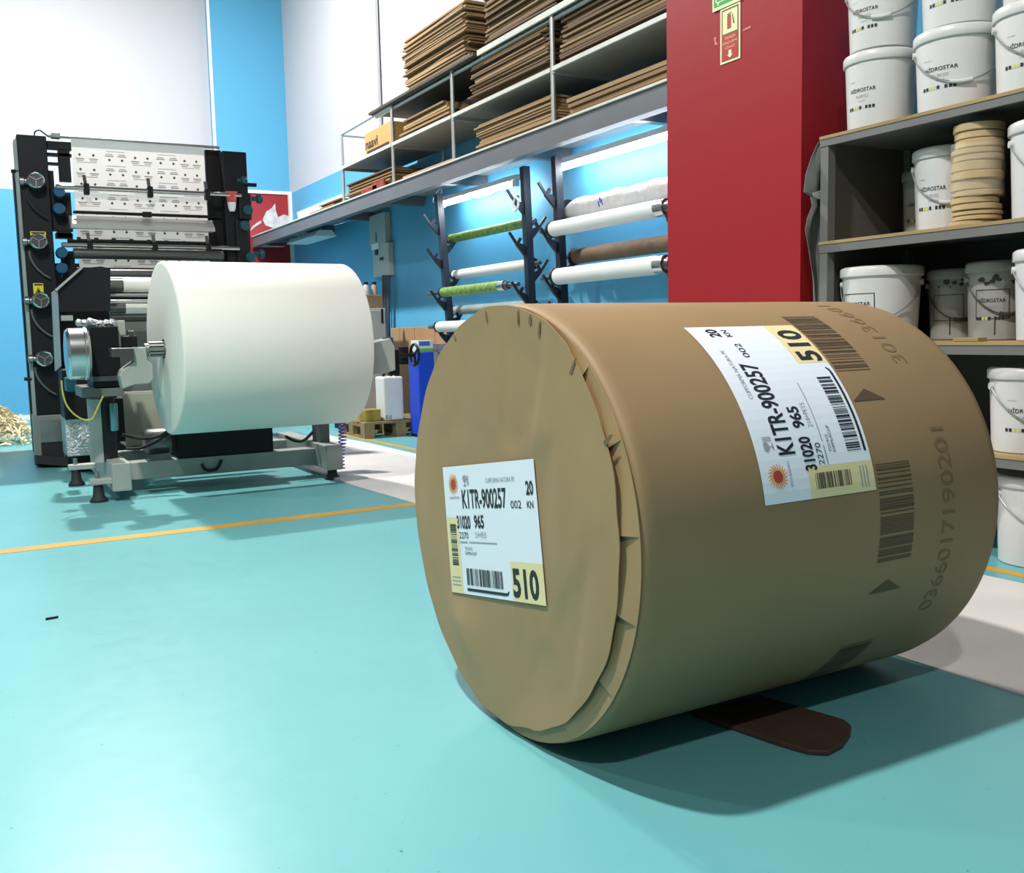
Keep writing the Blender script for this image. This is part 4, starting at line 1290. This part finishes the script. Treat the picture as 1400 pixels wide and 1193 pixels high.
# white lamp cable hanging in a loop, tape ring on a hook
own(MB().tube([pX(x, y, 3.35) for x, y in ((600, 278), (599, 270), (604, 262), (601, 258), (594, 268), (592, 276), (599, 277))], 0.005, 6), 'lamp_cable', cable_white, pX(599, 278, 3.35), 'white cable looped at the head of the rack post', 'cable', smooth=True)
own(MB().tube([pX(x, y, 3.38) for x, y in ((630, 265), (640, 270), (652, 271), (668, 268), (685, 258), (700, 246), (707, 241))], 0.005, 6), 'lamp_cable', cable_white, pX(652, 268, 3.38), 'white cable sagging below the tube lamp over the green rolls', 'cable', smooth=True)
tr = pX(705, 279, XFR)
own(MB().tube([tr+Vector((0.005*math.sin(a), 0.035*math.cos(a), 0.042*math.sin(a))) for a in [2*math.pi*k/20 for k in range(21)]], 0.008, 6), 'tape_ring', cable_white, tr, 'white tape ring hanging on an upper rack hook', 'tape', smooth=True)

# ================================================================== GOODS BY THE WALL BEHIND THE REELS
# row of tan boards leaning at the wall
for i, (x0_, x1_) in enumerate(((534, 545.5), (546, 566), (566.5, 594), (594.5, 640))):
    a_ = pX(x0_, 447, 3.53); b_ = pX(x1_, 447, 3.53)
    own(MB().box((3.53, b_.y, 0.0), (3.565, a_.y, 0.91)), 'tan_board', mat('tan_board', (0.40, 0.235, 0.115), 0.7, var=0.06), (3.547, (a_.y+b_.y)/2, 0),
        ('narrow tan board beside the wall cables', 'tan board standing next to the narrow one at the wall', 'wide tan board at the wall behind the blue bin', 'last tan board of the row, behind the roll rack')[i], 'board', 'tan boards against the wall', bevel=0.003)
# pallet
pal = thing('pallet', 'small worn wooden pallet carrying a white canister and carton by the wall', 'pallet', (3.12, 7.85, 0))
Op = pal.location.copy()
for j in range(4):
    MB().box((2.80, 7.58+j*0.17, 0.115), (3.46, 7.70+j*0.17, 0.135)).build('deck_board', pallet_wood, pal, Op, bevel=0.002)
for x0_ in (2.80, 3.08, 3.37):
    MB().box((x0_, 7.58, 0.095), (x0_+0.09, 8.22, 0.115)).build('stringer', pallet_wood, pal, Op)
    for y0_ in (7.58, 7.86, 8.12):
        MB().box((x0_, y0_, 0.018), (x0_+0.09, y0_+0.10, 0.095)).build('block', pallet_wood, pal, Op, bevel=0.002)
    MB().box((x0_, 7.58, 0.0), (x0_+0.09, 8.22, 0.018)).build('bottom_board', pallet_wood, pal, Op)
# canister on the pallet
cn = thing('canister', 'white plastic canister with a barcode sticker on the pallet', 'canister', (3.08, 7.70, 0.135))
Oc = cn.location.copy()
MB().box((2.99, 7.60, 0.136), (3.165, 7.80, 0.50)).build('body', mat('canister_white', (0.66, 0.66, 0.64), 0.45, var=0.05), cn, Oc, bevel=0.015)
MB().tube([(3.03, 7.70, 0.49), (3.04, 7.70, 0.53), (3.09, 7.70, 0.535), (3.10, 7.70, 0.49)], 0.012, 8).build('handle', black_part, cn, Oc, smooth=True)
MB().cyl((3.135, 7.66, 0.495), (3.135, 7.66, 0.525), 0.02, 14).build('cap', black_part, cn, Oc, smooth=True)
Print().bars(2.997, 0.15, 3.055, 0.185, 8, 2).build('barcode', ink_black, cn, lambda u, v: (u-Oc.x, 7.5985-Oc.y, v-Oc.z))
yb_ = at(524, 562, 1, 7.66)
own(MB().box((2.83, 7.62, 0.136), (2.965, 7.78, 0.235)), 'yellow_box', mat('yellow_box', (0.30, 0.23, 0.03), 0.6, var=0.4, vscale=12), (2.9, 7.7, 0.136), 'small yellow box on the pallet next to the canister', 'box', bevel=0.006)
# tall grey cabinet behind, with a carton and bottles on top
cabn = thing('grey_cabinet', 'tall light grey cabinet at the wall behind the white reel', 'cabinet', (3.1, 8.55, 0))
Og = cabn.location.copy()
ca = pY(527, 421, 8.3); cbx = pY(470, 421, 8.3)
MB().box((cbx.x, 8.3, 0.06), (ca.x, 8.75, ca.z)).build('body', mat('cabinet_grey', (0.42, 0.42, 0.40), 0.5), cabn, Og, bevel=0.005)
MB().box((cbx.x+0.02, 8.31, 0.0), (ca.x-0.02, 8.74, 0.06)).build('plinth', black_part, cabn, Og)
MB().box((cbx.x+0.01, 8.285, 0.1), (ca.x-0.01, 8.299, ca.z-0.02)).build('door', mat('cabinet_grey', (0.42, 0.42, 0.40), 0.5), cabn, Og, bevel=0.003)
MB().box((ca.x-0.05, 8.27, 0.95), (ca.x-0.035, 8.285, 1.08)).build('handle', black_part, cabn, Og)
own(MB().box((ca.x-0.32, 8.35, ca.z), (ca.x-0.005, 8.7, ca.z+0.12)), 'carton', mat('carton_brown', (0.27, 0.17, 0.09), 0.7, var=0.1), (ca.x-0.16, 8.5, ca.z), 'plain brown carton on top of the grey cabinet', 'carton', bevel=0.004)
for i, px_ in enumerate((501, 512)):
    c = pY(px_, 403, 8.45); z0_ = ca.z+0.12
    bt = thing('bottle', ('pale bottle with dark cap on the brown carton' if i == 0 else 'greyer bottle with dark cap nearer the edge of the brown carton'), 'bottle', (c.x, 8.45, z0_), group='bottles on the brown carton')
    MB().lathe((0, 0, 0), (0, 0, 1), [(0, 0.026), (0.005, 0.03), (0.075, 0.03), (0.09, 0.02), (0.098, 0.018)], 18).build('body', bucket_dirty if i else mat('bottle_pale', (0.52, 0.5, 0.46), 0.4), bt, smooth=True)
    MB().cyl((0, 0, 0.098), (0, 0, 0.118), 0.02, 14).build('cap', black_part, bt, smooth=True)
# blue bin with boxes on it
bn = thing('waste_bin', 'tall bright blue bin with grey side standing beside the pallet', 'bin', (3.35, 7.44, 0))
Ob = bn.location.copy()
MB().box((3.195, 7.34, 0.02), (3.335, 7.55, 0.70)).build('blue_panel', bin_blue, bn, Ob, bevel=0.01)
MB().box((3.335, 7.345, 0.02), (3.50, 7.55, 0.70)).build('grey_panel', bin_grey, bn, Ob, bevel=0.006)
MB().box((3.20, 7.35, 0.0), (3.49, 7.54, 0.02)).build('base', black_part, bn, Ob)
gb = thing('glove_box', 'small white, blue and green carton lying on the blue bin', 'carton', (3.31, 7.45, 0.70))
MB().box((-0.10, -0.09, 0.0), (0.03, 0.07, 0.095)).build('box', mat('glove_white', (0.60, 0.66, 0.62), 0.5), gb, bevel=0.003)
Print().rect(-0.095, 0.05, 0.0, 0.085).build('blue_print', mat('glove_blue', (0.05, 0.12, 0.45), 0.5), gb, lambda u, v: (u, -0.091, v))
Print().rect(-0.10, 0.0, 0.03, 0.03).build('green_print', mat('glove_green', (0.16, 0.42, 0.08), 0.5), gb, lambda u, v: (u, -0.0912, v))
own(MB().box((3.345, 7.37, 0.70), (3.47, 7.50, 0.765)), 'paper_packet', mat('packet_violet', (0.28, 0.27, 0.38), 0.5, var=0.3, vscale=20), (3.4, 7.43, 0.70), 'flat grey and violet packet lying on the blue bin', 'packet', bevel=0.004)

# ================================================================== BUCKET SHELVING
XR, YR = 3.05, 2.915
rk = thing('metal_shelving', 'grey metal shelving with wooden boards full of white buckets', 'shelving', (3.32, 1.9, 0))
Ok = rk.location.copy()
SZ = (1.592, 1.178, 0.775, 0.392)     # board tops
for i, z in enumerate(SZ):
    s_ = MB().box((XR-0.003, 0.0, z-(0.045 if i else 0.04)), (XR+0.012, YR+0.001, z-0.012)).build('shelf_lip', shelf_grey, rk, Ok)
    MB().box((XR+0.012, 0.0, z-0.022), (3.57, YR-0.004, z-0.012)).build('shelf_panel', shelf_grey, rk, Ok)
    MB().box((XR-0.006, 0.0, z-0.012), (3.56, YR+0.002, z)).build('shelf_board', wood, rk, Ok)
for y0_ in (YR-0.04, 0.0):
    for x0_ in (XR, 3.53):
        MB().box((x0_, y0_, 0), (x0_+0.04, y0_+0.04, SZ[0]-0.0125)).build('upright', shelf_grey, rk, Ok)
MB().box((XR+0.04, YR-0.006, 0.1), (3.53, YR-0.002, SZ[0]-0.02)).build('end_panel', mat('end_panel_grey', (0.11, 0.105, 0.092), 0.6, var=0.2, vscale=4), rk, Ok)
MB().box((3.572, 0.0, 0.1), (3.576, YR, SZ[0]-0.02)).build('bay_shade_panel', mat('bay_shade_grey', (0.06, 0.06, 0.055), 0.7), rk, Ok)  # sheet added behind the bays, their depth shade put into its dark colour


# ------------------------------------------------------------------ buckets
def bucket(x, y, z, r, h, label, face=0.0, material=None, dirty=False, lid=True, frame=False, handle=0.5, texts=True, ink=None):
    """r = lid radius; face = angle of the print, measured from the direction of -X towards -Y"""
    material = material or bucket_white
    t = thing('bucket', label, 'bucket', (x, y, z), group=None)
    rb, rt_ = r*0.86, r*0.945
    hb = h-0.03
    MB().lathe((0, 0, 0), (0, 0, 1), [(0, rb-0.004), (0.004, rb), (hb*0.5, rb+(rt_-rb)*0.5), (hb, rt_)], 40).build('body', material, t, smooth=True)
    lm = MB().lathe((0, 0, hb-0.012), (0, 0, 9), [(0, r*0.985), (0.003, r), (0.03, r), (0.036, r-0.004), (0.04, r-0.012), (0.036, r-0.016), (0.034, r-0.02), (0.034, 0.002)], 40)
    lm.build('lid', material, t, smooth=True)

    def surf(u, v, lift=0.0012):
        rr_ = rb+(rt_-rb)*(v/hb)+lift
        a = math.pi+face-u/rr_    # u to the viewer's right
        a = math.pi+face+u/rr_
        return (rr_*math.cos(a), rr_*math.sin(a), v)
    ik = ink or ink_black
    s = r/0.14
    if texts:
        Print().text('HİDROSTAR', -0.055*s, hb*0.53, 0.055*s, hb*0.60, 0.012).build('lettering', ik, t, surf, 0.02)
        Print().text('FLEKSO', -0.026*s, hb*0.445, 0.026*s, hb*0.485).build('small_lettering', ink_grey, t, surf, 0.02)
        Print().text('siyah', -0.015*s, hb*0.385, 0.015*s, hb*0.415).build('small_lettering', ink_grey, t, surf, 0.02)
        Print().text('tempo', -0.062*s, hb*0.675, -0.03*s, hb*0.695).build('small_lettering', ink_grey, t, surf, 0.02)
        for k in range(8):
            u0 = (-0.066+0.0135*k+(0.012 if k > 4 else 0))*s
            m_ = yellow_sq if k in (2, 3) else ik
            Print().rect(u0, hb*0.285, u0+0.0095*s, hb*0.33).build('colour_square', m_, t, surf, 0.02)
    if frame:
        for (u0, v0, u1, v1) in ((-0.07, 0.30, 0.07, 0.31), (-0.07, 0.70, 0.07, 0.71), (-0.07, 0.30, -0.067, 0.71), (0.067, 0.30, 0.07, 0.71)):
            Print().rect(u0*s, hb*v0, u1*s, hb*v1).build('frame_line', ik, t, surf, 0.02)
    if handle is not None:
        # bail: from one ear round the front, drooping by `handle`
        pts = []
        for k in range(25):
            u = k/24
            a = math.pi+face+math.radians(-88+176*u)+0.5
            droop = math.sin(math.pi*u)**1.0*handle*hb
            zz = hb*0.86-droop
            rr_ = rb+(rt_-rb)*(zz/hb)+0.007
            pts.append((rr_*math.cos(a), rr_*math.sin(a), zz))
        hd_ = MB().tube(pts, 0.0024, 6).build('handle', dark_wire if dirty else wire, t, smooth=True)
        MB().tube(pts[10:15], 0.0075, 8).build('grip', handle_white if not dirty else spill, hd_, smooth=True)
        for k in (0, -1):
            p_ = Vector(pts[k]); n_ = Vector((p_.x, p_.y, 0)).normalized()
            MB().cyl(p_-n_*0.012, p_+n_*0.004, 0.012, 12).build('ear', material, t)
    if dirty:
        rr0 = random.Random(int(x*1000))
        for k in range(7):
            u0 = rr0.uniform(-0.05, 0.09)*s; v0 = hb*rr0.uniform(0.72, 0.93); w0 = rr0.uniform(0.004, 0.014)
            pts = [(u0+w0*rr0.uniform(0.6, 1.3)*math.cos(a), v0+w0*rr0.uniform(0.5, 1.0)*math.sin(a)) for a in [i*0.9 for i in range(7)]]
            Print().poly(pts).build('ink_spill', spill, t, surf, 0.02)
        Print().rect(0.012*s, hb*0.08, 0.017*s, hb*0.34).build('ink_spill', spill, t, surf, 0.02)
    return t


yellow_sq = mat('print_yellow', (0.55, 0.55, 0.15), 0.5)


def bucket_px(xl, xr_, ytop, z, X, label, h=None, **kw):
    c = at((xl+xr_)/2, (ytop+450)/2 if z < 1 else ytop+50, 0, X)
    d = (c-Vector((0, 0, CAMH))).dot(_fw)
    r = (xr_-xl)/2/FPX*d
    if h is None:
        # nearest point of the lid rim decides where its top edge shows
        h = at((xl+xr_)/2, ytop, 0, X-r*0.3).z-z
    return bucket(X, c.y, z, r, h, label, **kw), r, h, c


T0 = SZ[0]+0.0005
_, rA, hA, cA = bucket_px(1155, 1253, 69, T0, 3.20, 'white bucket on the top shelf board beside the red pillar', h=0.292, face=0.15, handle=None)
_, rB, hB, cB = bucket_px(1252, 1368, 38, T0, 3.205, 'white bucket on the top board with its handle hanging, next to the pillar bucket', h=0.285, face=0.22, handle=0.52)
_, rC, hC, cC = bucket_px(1362, 1480, 12, T0, 3.19, 'white bucket on the top board at the far side from the pillar', h=0.285, face=0.25, handle=0.5)
bucket(cA.x, cA.y-0.005, T0+hA+0.003, rA*0.99, 0.29, 'white bucket stacked on the bucket beside the red pillar', face=0.15, handle=0.45)
bucket(cB.x+0.01, cB.y-0.005, T0+hB+0.003, rB*0.98, 0.29, 'white bucket stacked on the top board bucket with hanging handle', face=0.25, handle=0.45)
bucket(cC.x+0.01, cC.y-0.005, T0+hC+0.003, rC*0.98, 0.29, 'white bucket stacked on the one farthest from the pillar', face=0.25, handle=0.45)
T1 = SZ[1]+0.0005
bucket_px(1250, 1345, 194, T1, 3.275, 'white bucket behind the stack of kraft discs', h=0.312, face=0.15, handle=0.5)
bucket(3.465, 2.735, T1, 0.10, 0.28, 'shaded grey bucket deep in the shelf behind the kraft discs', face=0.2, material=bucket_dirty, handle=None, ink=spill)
bucket(3.20, 2.03, T1, 0.145, 0.32, 'white bucket on the second shelf to the side of the kraft discs', face=0.35, handle=0.5)
T2 = SZ[2]+0.0005
bucket(3.215, 2.745, T2, 0.158, 0.295, 'wide white bucket with framed label behind the wrapped reel', face=0.0, frame=True, handle=0.55)
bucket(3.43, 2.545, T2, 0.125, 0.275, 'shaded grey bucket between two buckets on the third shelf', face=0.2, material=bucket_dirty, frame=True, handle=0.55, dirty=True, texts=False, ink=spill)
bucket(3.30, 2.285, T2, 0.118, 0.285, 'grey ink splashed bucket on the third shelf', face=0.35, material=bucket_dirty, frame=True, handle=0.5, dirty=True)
bucket(3.185, 1.995, T2, 0.14, 0.305, 'clean white bucket beside the ink splashed one', face=0.2, handle=0.45)
bucket(3.215, 2.095, SZ[3]+0.0005, 0.142, 0.295, 'white bucket alone on the lowest shelf board', face=0.45, handle=0.5)
bucket(3.24, 2.065, 0.0005, 0.15, 0.315, 'white bucket standing on the floor beneath the shelving', face=0.45, handle=0.4, texts=False)
# off-cut of wood on the third shelf edge
own(MB().box((XR+0.0, 2.19, SZ[2]+0.0005), (XR+0.05, 2.29, SZ[2]+0.014)), 'wood_offcut', wood, (XR+0.025, 2.24, SZ[2]), 'flat pale wood offcut on the edge of the third shelf', 'offcut', bevel=0.002)

# ------------------------------------------------------------------ pile of kraft discs wrapped in film
sc = at(1336, 240, 0, 3.15)
rr = random.Random(8)
z = T1
hts = [0.020, 0.020, 0.020, 0.026, 0.028, 0.024, 0.040, 0.034, 0.040, 0.026, 0.024, 0.036, 0.030, 0.034]
tot = sum(hts); goal = 0.352
rad = 0.083
for i, h_ in enumerate(hts):
    h_ *= goal/tot
    p_ = Vector((sc.x+rr.uniform(-0.006, 0.006), sc.y+rr.uniform(-0.007, 0.007)+(0.004 if i < 3 else 0), z))
    r_ = rad*rr.uniform(0.94, 1.03)
    bm_ = MB().lathe(p_, p_+Vector((0, 0, 1)), [(0, r_-0.006), (0.003, r_), (h_-0.005, r_), (h_-0.002, r_-0.005)], 32)
    own(bm_, 'kraft_disc', tape_kraft, p_, nth(i, len(hts))+' tan kraft disc in the pile on the second shelf', 'paper disc', 'pile of kraft discs', smooth=True)
    z += h_
mbw = MB()
vv = []; ff = []
n_ = 30; m_ = 8
for i in range(m_):
    zz = T1+0.10+0.18*i/(m_-1)
    for k in range(n_):
        a = 2*math.pi*k/n_
        r_ = rad*1.06+0.003*math.sin(5*a+2*i)+rr.uniform(-0.0015, 0.0015)
        vv.append((sc.x+r_*math.cos(a), sc.y+r_*math.sin(a), zz+0.004*math.sin(3*a)))
for i in range(m_-1):
    for k in range(n_):
        k2 = (k+1) % n_
        ff.append((i*n_+k, i*n_+k2, (i+1)*n_+k2, (i+1)*n_+k))
own(mbw.add(vv, ff), 'wrapping_film', plastic_film, (sc.x, sc.y, T1+0.1), 'crinkled clear film wrapped round the pile of kraft discs', 'film', smooth=True)

# ------------------------------------------------------------------ grey rag hanging at the end of the shelving
yc_ = 2.945
out = [(1128, 186), (1119, 197), (1112, 215), (1105, 238), (1102, 262), (1110, 268), (1111, 282), (1103, 298), (1099, 315), (1102, 335), (1106, 360), (1111, 385), (1114, 420)]
inn = [(1133, 186), (1133, 200), (1131, 218), (1130, 240), (1129, 262), (1129, 268), (1128, 282), (1127, 298), (1127, 315), (1126, 335), (1125, 360), (1124, 385), (1122, 420)]
vv = []; ff = []
K = 7
for i in range(len(out)):
    a_ = pY(*out[i], yc_); b_ = pY(*inn[i], yc_)
    for k in range(K):
        u = k/(K-1)
        p_ = a_*(1-u)+b_*u
        p_.y += 0.012*math.sin(u*7+i*0.5)
        vv.append(p_)
n_ = len(vv)
vv += [p_+Vector((0, 0.003, 0)) for p_ in vv]
for i in range(len(out)-1):
    for k in range(K-1):
        a0 = i*K+k
        ff.append((a0, a0+1, a0+K+1, a0+K)); ff.append((n_+a0+K, n_+a0+K+1, n_+a0+1, n_+a0))
rim = [i*K for i in range(len(out))]+[(len(out)-1)*K+k for k in range(1, K)]+[i*K+K-1 for i in range(len(out)-2, -1, -1)]+[k for k in range(K-2, 0, -1)]
for k in range(len(rim)):
    a0, b0 = rim[k], rim[(k+1) % len(rim)]
    ff.append((a0, b0, n_+b0, n_+a0))
rg = thing('hanging_rag', 'crumpled grey rag hanging on the end of the metal shelving', 'rag', (3.06, yc_, 1.59))
MB().add(vv, ff).build('cloth', cloth_grey, rg, rg.location, smooth=True)
a_ = [pY(x, y, yc_-0.02) for x, y in ((1111, 264), (1122, 260), (1126, 272), (1120, 272), (1113, 268))]
MB().prism(a_, (0, 0.004, 0)).build('pale_lining', cloth_pale, rg, rg.location)

# ================================================================== SAFETY SIGNS ON THE PILLAR
XS = 3.08


def sign_pt(x, y): return pX(x, y, XS)


def sgn(u, v, l, org): return (XS-l-org.x, u-org.y, v-org.z)


s0 = sign_pt(985.5, 89.5); s1 = sign_pt(1012.5, 79); s2 = sign_pt(985.5, 14)
ya, yb, za, zb = s0.y, s1.y, (s0.z+s1.z)/2, (sign_pt(985.5, 14).z+sign_pt(1012.5, 2.5).z)/2
fs = thing('fire_extinguisher_sign', 'narrow red and cream fire extinguisher sign on the red pillar', 'sign', (XS-0.002, (ya+yb)/2, za))
F0 = fs.location.copy()
W_ = ya-yb; Hs = zb-za


def su(f): return ya-W_*f


def sv(f): return za+Hs*f


MB().box((XS-0.003, yb, za), (XS-0.0003, ya, zb)).build('plate', sign_cream, fs, F0)


def sput(pr_, nm, m_, l=0.0038): return pr_.build(nm, m_, fs, lambda u, v: sgn(u, v, l, F0))


sput(Print().rect(su(0.07), sv(0.035), su(0.93), sv(0.975)), 'dark_border', sign_brown, 0.0034)
sput(Print().rect(su(0.12), sv(0.05), su(0.88), sv(0.50)), 'red_field', sign_red)
sput(Print().rect(su(0.13), sv(0.53), su(0.87), sv(0.94)), 'cream_field', mat('sign_lime', (0.70, 0.74, 0.38), 0.5))
sput(Print().poly([(su(0.36), sv(0.60)), (su(0.56), sv(0.60)), (su(0.56), sv(0.83)), (su(0.50), sv(0.86)), (su(0.42), sv(0.86)), (su(0.36), sv(0.83))]), 'extinguisher_body', sign_red, 0.0042)
sput(Print().poly([(su(0.34), sv(0.87)), (su(0.58), sv(0.89)), (su(0.60), sv(0.87)), (su(0.40), sv(0.85))]), 'extinguisher_lever', sign_brown, 0.0044)
sput(Print().poly([(su(0.60), sv(0.85)), (su(0.64), sv(0.85)), (su(0.74), sv(0.67)), (su(0.66), sv(0.66))]), 'extinguisher_hose', sign_brown, 0.0042)
for k, (s_, w0) in enumerate((('YANGIN', 0.27), ('SÖNDÜRME', 0.37), ('CİHAZI', 0.24))):
    sput(Print().text(s_, su(0.5-w0), sv(0.42-0.085*k), su(0.5+w0), sv(0.475-0.085*k), 0.01), 'lettering', mat('sign_text_peach', (0.75, 0.42, 0.22), 0.5), 0.0042)
sput(Print().poly([(su(0.5), sv(0.075)), (su(0.64), sv(0.135)), (su(0.57), sv(0.135)), (su(0.57), sv(0.215)), (su(0.43), sv(0.215)), (su(0.43), sv(0.135)), (su(0.36), sv(0.135))]), 'arrow', sign_cream, 0.0042)
g0 = sign_pt(975.5, 17.5); g1 = sign_pt(1014, 0.5)
zg = (g0.z+g1.z)/2
gs = thing('exit_sign', 'green exit sign with pale border at the top of the pillar', 'sign', (XS-0.002, (g0.y+g1.y)/2, zg))
G0 = gs.location.copy()
MB().box((XS-0.006, g1.y, zg), (XS-0.0034, g0.y, zg+0.13)).build('plate', sign_glow_green, gs, G0)
wg = g0.y-g1.y
Print().rect(g0.y-0.05*wg, zg+0.014, g1.y+0.05*wg, zg+0.118).build('green_field', sign_green, gs, lambda u, v: sgn(u, v, 0.0064, G0))
Print().text('ÇIKIŞ', g0.y-0.11*wg, zg+0.018, g1.y+0.16*wg, zg+0.068, 0.01).build('lettering', sign_glow_green, gs, lambda u, v: sgn(u, v, 0.0068, G0))
# bits of old tape left on the pillar
for i, (px_, lb) in enumerate((([(1016, 41), (1020, 38), (1027, 35), (1027, 38), (1020, 41), (1016, 43)], 'shred of pale tape stuck beside the extinguisher sign towards the shelving'), ([(976, 52), (980, 50), (979, 56), (982, 61), (978, 62)], 'shred of pale tape stuck beside the extinguisher sign towards the press'))):
    pts = [sign_pt(*q_) for q_ in px_]
    own(MB().prism(pts, (-0.0015, 0, 0)), 'tape_shred', mat('tape_pink', (0.52, 0.16, 0.15), 0.5), pts[0], lb, 'tape')
